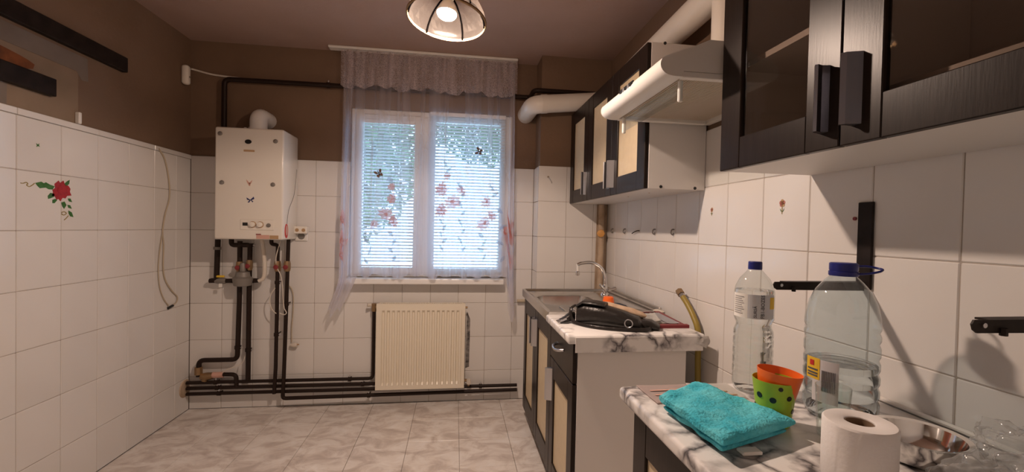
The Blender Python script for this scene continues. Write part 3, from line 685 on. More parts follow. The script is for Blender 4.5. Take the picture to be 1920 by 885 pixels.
obj('plug_pin', tube(nb(), [c+Vector((.018, 0, .004)), c+Vector((.03, 0, .004))], .004, 8), M['tanst'], pl)
cable('sensor_wire', pp((417, 699), (428, 692), (445, 686), (456, 678), (459, 668), Y=YW), .0022, 'cablew', 'thin wire from the pink union up behind the vertical pipe')
# loose white cable and clip in the corner
ck = thing('cable_trunking_end', (-1.755, 3.11, 2.2), 'white rounded cable outlet in the upper left corner', 'cable outlet')
obj('cover', bx((XL-T, 3.03, 2.165), (XL+.035, 3.075, 2.29), .016, 3), M['enamel'], ck, smooth=True)
obj('cover_screw', disc(nb(), (XL+.035, 3.053, 2.215), (1, 0, 0), .006, .002, 10), M['grey'], ck)
cable('ceiling_cable', [Vector((XL+.02, 3.08, 2.275)), at(362, 130, 'Y', YB), at(400, 140, 'Y', YB), at(445, 146, 'Y', YB), at(470, 150, 'Y', YB-.02)], .006, 'enamel', 'white cable running from the corner outlet to the gas pipe')
# cable on the left wall
lc = thing('hanging_cable', (XL, 2.9, .73), 'beige cable hanging in a loop on the left tiled wall', 'cable')
def lw(*pts): return [at(x, y, 'X', XL+.006) for x, y in pts]
obj('cord', tube(nb(), catmull(lw((298, 279), (308, 296), (314, 320), (318, 350), (317, 375), (309, 405), (305, 435), (307, 460), (306, 500), (310, 525), (322, 545), (332, 556), (331, 566), (322, 574))), .004, 8), M['cable'], lc, smooth=True)
obj('cord', tube(nb(), catmull(lw((304, 440), (299, 475), (297, 510), (300, 540), (307, 560), (316, 573))), .003, 8), M['cable'], lc, smooth=True)
obj('connector', tube(nb(), lw((315, 578), (324, 573)), .008, 10), M['black'], lc, smooth=True)

# ------------------------------------------------------------------ left wall rails and stickers
for y1, z0, z1, lb in ((2.547, 2.06, 2.138, 'long dark wooden rail screwed high on the left wall'), (2.137, 1.808, 1.885, 'short dark wooden rail on the left wall above the tiles')):
    obj('wall_rail', bx((XL-T, 1.05, z0), (XL+.022, y1, z1), .003), M['iron'], label=lb, cat='rail', group='dark wall rails')
st = thing('flower_sticker', (XL, 2.15, 1.34), 'red poinsettia corner sticker with green leaves on the left wall tiles', 'sticker')
def lp(px, py): return at(px, py, 'X', XL+.0005)
def lshape(name, pxs, m, d=.0012): return obj(name, prism(nb(), [lp(*q) for q in pxs], (d, 0, 0)), M[m], st)
def crop(pts): return [(x*160/1287, 320+y*110/885) for x, y in pts]
lshape('petal', crop([(820, 200), (880, 150), (905, 185), (955, 150), (970, 195), (1030, 230), (1060, 275), (1050, 320), (1075, 375), (1010, 380), (985, 420), (940, 410), (910, 460), (880, 425), (850, 440), (830, 390), (770, 380), (800, 330), (790, 290), (830, 260)]), 'flowerred')
lshape('petal', crop([(870, 250), (930, 220), (990, 250), (1000, 300), (980, 350), (930, 370), (880, 345), (860, 300)]), 'flowerred', .002)
lshape('leaf', crop([(530, 185), (620, 165), (660, 190), (690, 175), (750, 210), (820, 235), (790, 285), (730, 280), (690, 255), (600, 265), (560, 225)]), 'leaf')
lshape('leaf', crop([(970, 195), (1010, 160), (1048, 140), (1040, 200), (1010, 225), (980, 225)]), 'leaf')
lshape('leaf', crop([(720, 380), (760, 335), (820, 350), (810, 395), (750, 420), (725, 425)]), 'leaf')
lshape('leaf', crop([(790, 440), (830, 425), (860, 445), (820, 490), (790, 490)]), 'leaf')
lshape('leaf', crop([(1020, 420), (1060, 420), (1085, 475), (1040, 465)]), 'leaf')
lshape('leaf', crop([(925, 480), (970, 465), (1000, 520), (965, 575), (940, 540)]), 'leaf')
lshape('leaf', crop([(1015, 515), (1055, 520), (1080, 575), (1030, 560)]), 'leaf')
lshape('leaf', crop([(1030, 600), (1080, 630), (1105, 700), (1060, 690), (1035, 650)]), 'leaf')
for q in (((310, 185), (350, 190), (395, 175), (420, 200), (400, 215), (440, 240), (490, 215), (520, 190)), ((930, 630), (970, 620), (1000, 645), (960, 670), (930, 650)), ((1030, 680), (990, 725), (965, 745))):
    obj('tendril', tube(nb(), catmull([lp(*p) for p in crop(q)], 4), .0018, 6), M['leafg'], st)
c = lp(71, 272); ls = obj('leaf_sticker', prism(nb(), [c + Vector((0, y, z)) for y, z in ((-.008, .006), (0, .002), (.006, .008), (.004, 0), (.008, -.006), (0, -.004), (-.006, -.009), (-.004, -.002))], (.001, 0, 0)), M['leaf'], label='tiny green sticker near the top of the left wall tiles', cat='sticker')

# ------------------------------------------------------------------ radiator
RX0, RX1, RY, RZ0, RZ1 = -.531, .081, 3.03, .132, .731
rd = thing('radiator', ((RX0+RX1)/2, 3.07, RZ0), 'cream panel radiator with vertical flutes under the window', 'radiator')
def rface(u, v):
    x = RX0 + (RX1-RX0)*u; z = RZ0 + (RZ1-RZ0)*v
    a = smooth01((x-RX0-.022)/.006)*smooth01((RX1-.022-x)/.006)*smooth01((z-RZ0-.038)/.008)*smooth01((RZ1-.045-z)/.008)
    ph = ((x-RX0-.03)/.0342) % 1
    w_ = smooth01((ph-.18)/.16)*smooth01((.80-ph)/.16)
    return Vector((x, RY + .013*a*w_, z))
bm = grid(nb(), rface, 220, 40)
obj('front_panel', bm, M['radi'], rd, smooth=35)
bm = nb(); box(bm, (RX0, RY+.0005, RZ0), (RX0+.012, RY+.07, RZ1-.003), .003); obj('side_cover', bm, M['radi'], rd)
bm = nb(); box(bm, (RX1-.012, RY+.0005, RZ0), (RX1, RY+.07, RZ1-.003), .003); obj('side_cover', bm, M['radi'], rd)
obj('back_panel', bx((RX0+.015, RY+.06, RZ0+.01), (RX1-.015, RY+.069, RZ1-.02), .002), M['radi'], rd)
obj('bottom_lip', bx((RX0+.012, RY+.001, RZ0), (RX1-.012, RY+.058, RZ0+.006)), M['radi'], rd)
gr = obj('top_grille', (lambda bm: (box(bm, (RX0+.012, RY+.004, RZ1-.012), (RX1-.012, RY+.016, RZ1)), box(bm, (RX0+.012, RY+.052, RZ1-.012), (RX1-.012, RY+.064, RZ1)))[-1])(nb()), M['radi'], rd)
me = None
for k in range(40):
    x = RX0+.02+k*(RX1-RX0-.04)/39
    if me is None: o = obj('grille_bar', bx((x-.0025, RY+.0162, RZ1-.012), (x+.0025, RY+.0518, RZ1), 0), M['radi'], gr); me = o.data; o0 = WL[o.name].x
    else: link('grille_bar', me, (x, RY+.034, RZ1-.012), gr)
obj('bleed_valve', tube(nb(), [(RX1, RY+.035, .70), (RX1+.016, RY+.035, .70)], .008, 10), M['brass'], rd)
obj('supply_union', tube(nb(), [(-.557, PYP, .70), (RX0+.002, PYP, .70)], .012, 10), M['brass'], rd)
obj('supply_valve', tube(nb(), [(-.557, PYP, .67), (-.557, PYP, .725)], .017, 10), M['brass'], rd, smooth=30)
obj('supply_tap', tube(nb(), [(-.575, PYP, .712), (-.60, PYP-.01, .716)], [.008, .014], 10), M['cablew'], rd, smooth=True)
obj('return_union', tube(nb(), [(RX1-.004, PYP, .165), (.115, PYP, .165), (.115, PYP, .125)], .012, 10), M['brass'], rd)
obj('return_cap', tube(nb(), [(.115, PYP-.012, .168), (.115, PYP-.045, .162)], .016, 12), M['cablew'], rd, smooth=30)
obj('stain', prism(nb(), [(RX1+.010, YB-.0008, .24), (.118, YB-.0008, .25), (.120, YB-.0008, .60), (RX1+.015, YB-.0008, .66)], (0, .0006, 0)), M['soot'], wall_back)
c = at(977, 564, 'Y', YB-.03); obj('pipe_stub', tube(nb(), [(c.x-.03, YB-.03, c.z), (c.x+.04, YB-.03, c.z)], .011, 10), M['cable'], label='short cream pipe stub on the wall beside the sink cabinet', cat='pipe', smooth=30)

# ------------------------------------------------------------------ cabinet helpers (fronts face -X)
def handle_bar(parent, x, y, z0, z1, m='alu', d=.028, wd=.022, side=1, name='handle'):
    """extruded channel handle: a lip standing out from the door, open to one side"""
    prof = [(x, y), (x-d*.55, y+side*wd*.15), (x-d, y), (x-d-.004, y+side*.004), (x-d+.002, y+side*wd*.55), (x-d*.5, y+side*wd*.75), (x, y+side*wd)]
    bm = prism(nb(), [(a, b_, z0) for a, b_ in prof], (0, 0, z1-z0)); return obj(name, bm, M[m], parent)
def door(parent, xf, y0, y1, z0, z1, stile=.07, rail=.085, m_in='cream', th=.018, hy=None, hz=None, hside=1, hm='alu', name='door', glass=False, rail_t=None):
    """framed door: xf = front plane, stiles and rails with an inset panel"""
    g = .0015; y0 += g; y1 -= g; z0 += g; z1 -= g; rt = rail_t or rail
    bm = nb()
    box(bm, (xf, y0, z0), (xf+th, y0+stile, z1), .002); box(bm, (xf, y1-stile, z0), (xf+th, y1, z1), .002)
    box(bm, (xf+.0005, y0+stile, z0), (xf+th, y1-stile, z0+rail), .002); box(bm, (xf+.0005, y0+stile, z1-rt), (xf+th, y1-stile, z1), .002)
    d = obj(name, bm, M['wenge'], parent)
    obj('glass_pane' if glass else 'panel', bx((xf+.008, y0+stile-.004, z0+rail-.004), (xf+.012, y1-stile+.004, z1-rt+.004)), M['cabglass'] if glass else M[m_in], d)
    if hy is not None: handle_bar(d, xf, hy, hz[0], hz[1], hm, side=hside)
    return d
def carcass(parent, x0, x1, y0, y1, z0, z1, m, t=.016, back=True, bottom=None, top=True):
    obj('side_panel', bx((x0, y0, z0), (x1, y0+t, z1), .001), m, parent); obj('side_panel', bx((x0, y1-t, z0), (x1, y1, z1), .001), m, parent)
    obj('bottom_panel', bx((x0, y0+t, z0), (x1, y1-t, z0+t)), bottom or m, parent)
    if top: obj('top_panel', bx((x0, y0+t, z1-t), (x1, y1-t, z1)), m, parent)
    if back: obj('back_panel', bx((x1-.005, y0+t, z0+t), (x1, y1-t, z1-t)), m, parent)
UX = .797; UZ0, UZ1 = 1.458, 2.082
def upper(y0, y1, doors, label, m=M['board'], glass=False, z0=UZ0, z1=UZ1, xf=UX, hm='alu', stile=.08):
    t = thing('wall_cabinet', ((xf+XR)/2, (y0+y1)/2, z0), label, 'cabinet', 'wall cabinets on the right wall')
    carcass(t, xf+.019, XR-.002, y0, y1, z0, z1, m, bottom=M['boardw'])
    for a, b_, hy, hs in doors:
        door(t, xf, a, b_, z0-.002, z1, stile, .085, hy=hy, hz=(z0+.035, z0+.175), hside=hs, hm=hm, glass=glass)
    return t
upper(2.545, 2.944, [(2.545, 2.944, 2.572, 1)], 'narrow dark wall cabinet with one cream panelled door in the far corner')
u2 = upper(1.742, 2.543, [(2.143, 2.543, 2.165, 1), (1.742, 2.143, 2.121, -1)], 'double dark wall cabinet with cream panelled doors beside the hood')
for px, py in ((1239, 350), (1303, 353), (1247, 81)):
    c = at(px, py, 'Y', 1.742); obj('screw_cap', lathe(nb(), [(.007, 0), (.006, .003)], c, 14, (0, -1, 0), True, True), M['black'], u2)
for y in (1.95, 2.2): obj('dowel', disc(nb(), (.92, y, UZ0+.0005), (0, 0, -1), .004, .002, 10), M['tanst'], u2)
NX = .775
u3 = upper(.382, 1.181, [(.782, 1.181, .808, 1), (.382, .782, .756, -1)], 'large dark wall cabinet with glazed doors nearest the camera', glass=True, xf=NX, hm='gunmetal', stile=.085, z0=1.455)
obj('shelf', bx((NX+.05, .79, 1.750), (XR-.008, 1.165, 1.766)), M['boardw'], u3); obj('shelf', bx((NX+.06, .398, 1.553), (XR-.008, .774, 1.567)), M['boardw'], u3); obj('divider', bx((NX+.045, .775, 1.472), (XR-.008, .789, 2.066)), M['board'], u3); obj('hinge', bx((NX+.02, 1.15, 1.60), (NX+.06, 1.164, 1.65), .003), M['alu'], u3)

# ------------------------------------------------------------------ cooker hood and duct
HY0, HY1 = 1.200, 1.722
hd = thing('cooker_hood', (.85, 1.46, 1.735), 'white cooker hood with grease filter between the wall cabinets', 'cooker hood')
front = [(.640, 1.735), (.628, 1.736), (.616, 1.7385), (.606, 1.743), (.598, 1.750), (.593, 1.758), (.591, 1.767), (.592, 1.776), (.596, 1.785), (.606, 1.793)]
poly = front + [(.70, 1.829), (.745, 1.850), (XR-.003, 1.852), (XR-.003, 1.832), (XR-.003, 1.735), (1.05, 1.735), (1.05, 1.752), (.665, 1.752), (.66, 1.735)]
obj('housing', prism(nb(), [(x, HY0, z) for x, z in poly], (0, HY1-HY0, 0)), M['hoodside'], hd, smooth=35)
for ya in (HY0, HY1-.022):
    obj('side_rim', bx((.661, ya, 1.733), (1.049, ya+.022, 1.7515), .002), M['hoodside'], hd)
me = None
flt = obj('grease_filter', bx((.675, HY0+.03, 1.7465), (1.04, HY1-.03, 1.7515)), M['filter'], hd)
for k in range(44):
    x = .68 + k*.0082
    if me is None: o = obj('filter_slat', bx((x, HY0+.034, 1.7435), (x+.004, HY1-.034, 1.7464)), M['filter'], flt); me = o.data
    else: link('filter_slat', me, (x+.002, (HY0+HY1)/2, 1.7435), flt)
for k in range(5):
    y = 1.415 + k*.021; obj('push_button', bx((.588, y, 1.774), (.602, y+.013, 1.788), .002), M['black'] if k % 2 == 0 else M['alu'], hd)
obj('button_recess', bx((.5925, 1.408, 1.770), (.599, 1.527, 1.791), .001), M['black'], hd)
obj('visor_glass', bx((.676, HY0+.03, 1.680), (.679, HY1-.03, 1.733)), M['tumbler'], hd)
for y in (HY0+.035, HY1-.045): obj('visor_arm', bx((.670, y, 1.672), (.684, y+.012, 1.738), .003), M['white'], hd)
dz = [(.98, 1.46, 1.852), (.98, 1.46, 2.20), (.98, 2.86, 2.165), (.506, 2.86, 2.115), (.500, YB+.02, 2.115)]
dt = thing('vent_duct', (.98, 1.46, 1.852), 'round white vent duct from the hood over the cabinets into the wall', 'duct')
obj('duct_pipe', tube(nb(), rounded(dz, .075, 8), .06, 24), M['duct'], dt, smooth=True)
obj('duct_joint', tube(nb(), [(.60, 2.86, 2.125), (.56, 2.86, 2.121)], .0625, 24), M['duct'], dt, smooth=30)

# ------------------------------------------------------------------ sink run
LX, LZ = .473, .822
def lower(name, y0, y1, label, cat, group=None, top=True):
    t = thing(name, (.71, (y0+y1)/2, 0), label, cat, group)
    carcass(t, LX+.019, .952, y0, y1, .085, LZ-.002, M['board'], back=True, top=top)
    obj('toe_kick', bx((LX+.05, y0+.002, 0), (LX+.066, y1-.002, .084)), M['wenge'], t)
    obj('plinth_side', bx((LX+.07, y0, 0), (.952, y0+.016, .084)), M['board'], t); obj('plinth_side', bx((LX+.07, y1-.016, 0), (.952, y1, .084)), M['board'], t)
    return t
GRP = 'base cabinets under the worktops'
sk = lower('base_cabinet', 2.037, 2.835, 'dark two-door sink cabinet with cream panels near the radiator', 'cabinet', GRP, top=False)
door(sk, LX, 2.437, 2.835, .072, LZ-.004, .07, .10, hy=2.462, hz=(.60, .755), hside=1)
door(sk, LX, 2.037, 2.437, .072, LZ-.004, .07, .10, hy=2.412, hz=(.60, .755), hside=-1)
dk = lower('base_cabinet', 1.638, 2.035, 'dark drawer cabinet with white side facing the stove gap', 'cabinet', GRP)
door(dk, LX, 1.638, 2.035, .072, .655, .07, .09, hy=2.012, hz=(.45, .605), hside=-1)
dr = obj('drawer', bx((LX, 1.6395, .658), (LX+.018, 2.0335, LZ-.004), .002), M['wenge'], dk)
obj('drawer_handle', tube(nb(), catmull([(LX, 1.90, .752), (LX-.022, 1.885, .748), (LX-.028, 1.842, .742), (LX-.022, 1.80, .748), (LX, 1.785, .752)], 6), .0065, 10), M['alu'], dr, smooth=True)
c = at(1083, 641, 'Y', 1.62); obj('screw_cap', disc(nb(), (.50, 1.638, .79), (0, -1, 0), .006, .003, 12), M['black'], dk)
# worktop piece with drooping foil at the corner
wt = thing('worktop', (.73, 1.83, .82), 'short white marbled worktop beside the sink', 'worktop')
obj('slab', bx((.446, 1.618, LZ), (1.022, 2.035, .857), .008, 3), M['marble'], wt, smooth=30)
bm = grid(nb(), lambda u, v: Vector((.985+.050*u + .006*math.sin(v*5), 1.614 - .004*math.sin(v*7+u*4), .850-.052*v*(.55+.45*u) )), 8, 8); bmesh.ops.solidify(bm, geom=bm.faces[:], thickness=.001)
obj('loose_edging', bm, M['marble'], wt, label='loose flap of marbled edging foil')
obj('front_edging', bx((.475, 1.6145, .790), (1.012, 1.6172, .850), .0008), M['marble'], wt)
# steel sink
si = thing('kitchen_sink', (.755, 2.43, .82), 'stainless steel sink with one bowl and drainer', 'sink')
SX0, SX1, SY0, SY1 = .455, 1.060, 2.037, 2.838; BXa, BXb, BYa, BYb = .510, .84, 2.295, 2.64
bm = nb()
def rect_ring(x0, x1, y0, y1, z, r, n=5):
    out = []
    for cx, cy, a0 in ((x1-r, y1-r, 0), (x0+r, y1-r, 90), (x0+r, y0+r, 180), (x1-r, y0+r, 270)):
        for k in range(n+1):
            a = R(a0+90*k/n); out.append(bm.verts.new((cx+r*math.cos(a), cy+r*math.sin(a), z)))
    return out
rings = [rect_ring(SX0, SX1, SY0, SY1, LZ, .01), rect_ring(SX0, SX1, SY0, SY1, .868, .01), rect_ring(SX0+.012, SX1-.012, SY0+.012, SY1-.012, .870, .012), rect_ring(SX0+.02, SX1-.02, SY0+.02, SY1-.02, .858, .014),
         rect_ring(BXa-.01, BXb+.01, BYa-.01, BYb+.01, .857, .06), rect_ring(BXa, BXb, BYa, BYb, .850, .055), rect_ring(BXa+.01, BXb-.01, BYa+.01, BYb-.01, .745, .05), rect_ring(BXa+.035, BXb-.035, BYa+.035, BYb-.035, .715, .04)]
for a, b_ in zip(rings, rings[1:]):
    n = len(a)
    for k in range(n): bm.faces.new((a[k], a[(k+1) % n], b_[(k+1) % n], b_[k]))
bm.faces.new(rings[-1])
obj('sink_body', bm, M['steel'], si, smooth=45)
obj('drain', lathe(nb(), [(.035, 0), (.035, .003), (.02, .002)], (.675, 2.46, .715), 20, (0, 0, 1), True, True), M['chrome'], si, smooth=True)
for k in range(7): obj('drainer_rib', bx((.56+k*.055, 2.075, .857), (.572+k*.055, 2.235, .8605), .0025, 2), M['steel'], si)
obj('upstand', bx((1.040, SY0+.02, .868), (1.058, SY1-.01, .884), .004), M['steel'], si)
# tap
tp = thing('kitchen_tap', (.955, 2.62, .858), 'chrome swan-neck tap with white rubber nozzle over the sink', 'tap')
obj('base', lathe(nb(), [(.028, 0), (.026, .012), (.018, .02), (.017, .06), (.012, .07)], (.955, 2.62, .858), 18, (0, 0, 1), True, True), M['chrome'], tp, smooth=True)
obj('spout', tube(nb(), catmull([(.955, 2.62, .92), (.952, 2.62, .98), (.925, 2.62, 1.035), (.865, 2.62, 1.066), (.80, 2.62, 1.063), (.768, 2.62, 1.052)], 8), .0105, 12), M['chrome'], tp, smooth=True)
obj('nozzle', tube(nb(), [(.771, 2.62, 1.06), (.773, 2.62, 1.012)], .0085, 12), M['white'], tp, smooth=True)
obj('nozzle_tip', lathe(nb(), [(.009, 0), (.014, -.006), (.013, -.026), (.008, -.028)], (.773, 2.62, 1.012), 14, (0, 0, 1), True, True), M['chrome'], tp, smooth=True)
obj('lever', tube(nb(), [(.948, 2.60, .895), (.922, 2.585, .915), (.905, 2.575, .935)], [.009, .008, .007], 10), M['chrome'], tp, smooth=True)
obj('lever', tube(nb(), [(.975, 2.60, .895), (1.0, 2.585, .905), (1.015, 2.575, .912)], [.009, .008, .007], 10), M['chrome'], tp, smooth=True)
# stained riser pipe in the corner
cp = thing('corner_pipe', (1.025, 2.915, .86), 'brown stained vertical pipe in the corner behind the sink', 'pipe')
obj('tube', tube(nb(), [(1.025, 2.917, .05), (1.025, 2.917, 1.455)], .022, 14), M['stain'], cp, smooth=True)
obj('orange_valve', lathe(nb(), [(.016, 0), (.028, .006), (.026, .02), (.012, .024)], (1.015, 2.895, 1.252), 8, (-.3, -1, 0), True, True), mat('orange_brass', (.60, .30, .08), .5), cp, smooth=30)
# orange cup upside down on the drainer
oc = (.808, 2.16, .8625); obj('plastic_cup', lathe(nb(), [(.034, 0), (.036, .003), (.026, .058), (.022, .062)], oc, 24, (0, 0, 1), True, True), M['orange'], label='small orange plastic cup upside down on the drainer', cat='cup', smooth=30)

# ------------------------------------------------------------------ things on the short worktop
ZW = .857
bag = thing('handbag', (.68, 1.79, ZW), 'black leather handbag lying on the short worktop', 'bag')
A, B_ = Vector((.545, 1.850, 0)), Vector((.800, 1.705, 0)); dv = (B_-A).normalized(); nv = Vector((-dv.y, dv.x, 0))
secs = []
for t, hw, hh in ((0, .012, .020), (.03, .045, .040), (.15, .060, .048), (.4, .064, .046), (.7, .060, .036), (.92, .050, .026), (1, .018, .010)):
    secs.append((A.lerp(B_, t)+Vector((0, 0, ZW+.001+hh)), nv*hw, Vector((0, 0, hh))))
obj('bag_body', loft(nb(), secs, 24, 2.8), M['leather'], bag, smooth=True)
obj('flap', loft(nb(), [(A.lerp(B_, t)+nv*(-.012)+Vector((0, 0, ZW+z)), nv*hw, Vector((0, 0, .007))) for t, z, hw in ((.02, .080, .03), (.12, .101, .042), (.3, .099, .045), (.45, .094, .042))], 16, 3), M['leather'], bag, smooth=True)
obj('strap', tube(nb(), catmull([A+Vector((.0, .02, ZW+.075)), A+Vector((-.028, -.005, ZW+.06)), A+Vector((-.02, -.03, ZW+.012)), A.lerp(B_, .3)-nv*.082+Vector((0, 0, ZW+.008)), A.lerp(B_, .7)-nv*.080+Vector((0, 0, ZW+.008)), B_-nv*.05+Vector((.015, 0, ZW+.010)), B_+Vector((.04, .01, ZW+.02))], 8), .008, 8, flat=.6), M['leather'], bag, smooth=True)
rc = A.lerp(B_, .80)-nv*.063+Vector((0, 0, ZW+.032))
obj('ring', tube(nb(), [rc + dv*.016*math.cos(a) + Vector((0, 0, .016*math.sin(a))) for a in [2*math.pi*k/20 for k in range(21)]], .0022, 8), M['alu'], bag, smooth=True)
obj('side_gusset', loft(nb(), [(B_.lerp(A, .08)+nv*.02+Vector((0, 0, ZW+.022)), nv*.04, Vector((0, 0, .020))), (B_+dv*.025+nv*.025+Vector((0, 0, ZW+.021)), nv*.045, Vector((0, 0, .019))), (B_+dv*.06+nv*.02+Vector((0, 0, ZW+.012)), nv*.03, Vector((0, 0, .009)))], 16), M['leather'], bag, smooth=True)
bm = loft(nb(), [(A.lerp(B_, t)+nv*o_+Vector((0, 0, ZW+z)), nv*hw, Vector((.004, 0, hh))) for t, z, o_, hw, hh in ((.26, .086, .036, .008, .004), (.30, .088, .040, .022, .009), (.45, .084, .042, .030, .012), (.62, .076, .044, .030, .012), (.80, .062, .046, .032, .012), (.95, .050, .050, .026, .010), (1.0, .046, .050, .008, .004))], 24)
for v in bm.verts: v.co += Vector((0, 0, .006*noise.noise(v.co*40)))
obj('cloth_bundle', bm, M['beigecl'], label='crumpled beige cloth on top of the black handbag', cat='cloth', smooth=True)
bm = shaped((.765, 1.905, ZW+.001), .052, .048, .050, .10, 1.4, 9); obj('wool_cap', bm, M['navy'], label='dark blue cap lying behind the black handbag', cat='cap', smooth=True)
bu = thing('buckled_strap', (.50, 1.85, ZW), 'black webbing strap with metal buckle left of the handbag', 'strap')
obj('webbing', loft(nb(), [((.468, 1.845, ZW+.010), (0, .014, 0), (0, 0, .008)), ((.492, 1.850, ZW+.016), (0, .022, 0), (0, 0, .013)), ((.515, 1.857, ZW+.026), (0, .024, 0), (0, 0, .02)), ((.54, 1.868, ZW+.026), (0, .02, 0), (0, 0, .02))], 14), M['leather'], bu, smooth=True)
for dy in (-.010, .006, .022): obj('buckle_prong', tube(nb(), [(.456, 1.838+dy, ZW+.007), (.474, 1.842+dy, ZW+.012), (.494, 1.835+dy, ZW+.024)], .0035, 8), M['alu'], bu, smooth=True)
fo = thing('folder', (.95, 1.88, ZW), 'dark red cardboard folder holding papers on the short worktop', 'folder')
fp = [(.842, 1.722), (1.012, 1.722), (1.028, 2.030), (.885, 2.030)]
obj('cover', prism(nb(), [(x, y, ZW+.0005) for x, y in fp], (0, 0, .004)), M['redc'], fo); obj('spine_strip', prism(nb(), [(.842, 1.722, ZW+.005), (1.012, 1.722, ZW+.005), (1.013, 1.745, ZW+.005), (.845, 1.745, ZW+.005)], (0, 0, .009)), M['redc'], fo)
obj('cover_flap', prism(nb(), [(.99, 1.75, ZW+.005), (1.013, 1.75, ZW+.005), (1.026, 2.028, ZW+.012), (1.0, 2.028, ZW+.012)], (0, 0, .003)), M['redc'], fo)
def sheet(name, quad, z, th, label, lines=0, m='paper', curl=.006, group=None, ink='inkgrey', sink=None):
    t = thing(name, Vector((sum(q[0] for q in quad)/4, sum(q[1] for q in quad)/4, z)), label, 'paper', group) if lines else None
    q = [Vector((*p, z)) for p in quad]
    def fn(u, v): return q[0].lerp(q[1], u).lerp(q[3].lerp(q[2], u), v) + Vector((0, 0, curl*(abs(u-.5)*2)**3 + curl*.5*(abs(v-.5)*2)**3))
    bm = grid(nb(), fn, 8, 8); bmesh.ops.solidify(bm, geom=bm.faces[:], thickness=-th)
    o = obj('sheet' if lines else name, bm, M[m], t, smooth=True) if t else obj(name, bm, M[m], label=label, cat='paper', group=group, smooth=True)
    for k in range(lines):
        v0 = .12 + .76*k/lines; v1 = v0 + .76/lines*.22; u1 = .85 - .25*((k*7) % 5)/5
        bm = nb(); P = [fn(a, v) + Vector((0, 0, th+.0006)) for a, v in ((.12, v0), (u1, v0), (u1, v1), (.12, v1))]; prism(bm, P, (0, 0, .0003)); obj('print_line', bm, M[ink], t)
    return t or o
sheet('printed_sheet', [(.865, 1.78), (.985, 1.79), (.998, 2.0), (.885, 2.01)], ZW+.0052, .001, 'white printed letter lying in the red folder', 6)
sheet('folded_sheet', [(.80, 1.80), (.90, 1.76), (.955, 1.93), (.86, 1.985)], ZW+.016, .001, 'folded white paper fanned out beside the handbag', 7, curl=.008)
sheet('grey_sheet', [(.93, 1.756), (.988, 1.757), (1.004, 1.99), (.955, 1.99)], ZW+.0125, .0008, 'greyish sheet on the edge of the red folder', 0, m='labelg', curl=.002)
hz = thing('gas_hose', (1.052, 1.75, .0), 'olive gas hose standing up between worktop and wall', 'hose')
obj('hose_tube', tube(nb(), catmull([(1.050, 1.69, .20), (1.052, 1.70, .45), (1.052, 1.715, .70), (1.052, 1.72, .84), (1.050, 1.755, .90), (1.047, 1.80, .945), (1.044, 1.838, .975)], 8), .0125, 12), M['hose'], hz, smooth=True)
obj('hose_nut', tube(nb(), [(1.044, 1.838, .975), (1.043, 1.849, .984)], .013, 8), M['alu'], hz); obj('hose_end', tube(nb(), [(1.043, 1.849, .984), (1.042, 1.872, .998)], .017, 6), M['brass'], hz)
obj('soap_holder', loft(nb(), [((1.035, 2.05, .8575), (.02, 0, 0), (0, .03, 0)), ((1.035, 2.05, .868), (.024, 0, 0), (0, .034, 0)), ((1.035, 2.05, .874), (.016, 0, 0), (0, .024, 0))], 16), M['cablew'], label='small clear-white soap dish at the wall end of the sink', cat='dish', smooth=True)

# ------------------------------------------------------------------ near worktop and cabinet
NY = 1.088
nc = thing('base_cabinet', (.76, .55, 0), 'dark base cabinet with cream panel under the long near worktop', 'cabinet', GRP)
carcass(nc, LX+.019, 1.05, .12, 1.058, .085, LZ-.002, M['board'])
obj('toe_kick', bx((LX+.05, .122, 0), (LX+.066, 1.056, .084)), M['wenge'], nc); obj('plinth_side', bx((LX+.07, 1.042, 0), (1.05, 1.058, .084)), M['board'], nc); obj('plinth_side', bx((LX+.07, .12, 0), (1.05, .136, .084)), M['board'], nc)
door(nc, LX, .59, 1.058, .072, LZ-.004, .07, .10, hy=.615, hz=(.55, .70), hside=1); door(nc, LX, .12, .59, .072, LZ-.004, .07, .10, hy=.565, hz=(.55, .70), hside=-1)
obj('long_worktop', bx((.442, .10, LZ), (XR-.004, NY, ZW), .010, 3), M['marble'], label='long white marbled worktop under the water bottles', cat='worktop', smooth=30)
obj('worktop_seal', bx((XR-.012, .10, ZW), (XR-.001, NY-.03, ZW+.012), .004), M['boardw'], wall_right)
# magazine under the towel
sheet('printed_leaflet', [(.488, .962), (.650, .985), (.664, 1.080), (.486, 1.078)], ZW+.001, .001, 'pale printed leaflet sticking out from under the towel', 3, curl=.002, m='leaflet', ink='pinkst')
sheet('brown_leaflet', [(.610, .985), (.735, .975), (.740, 1.070), (.625, 1.078)], ZW+.0036, .001, 'tan and white leaflet under the towel near the bottle', 3, curl=.002, ink='tanst')
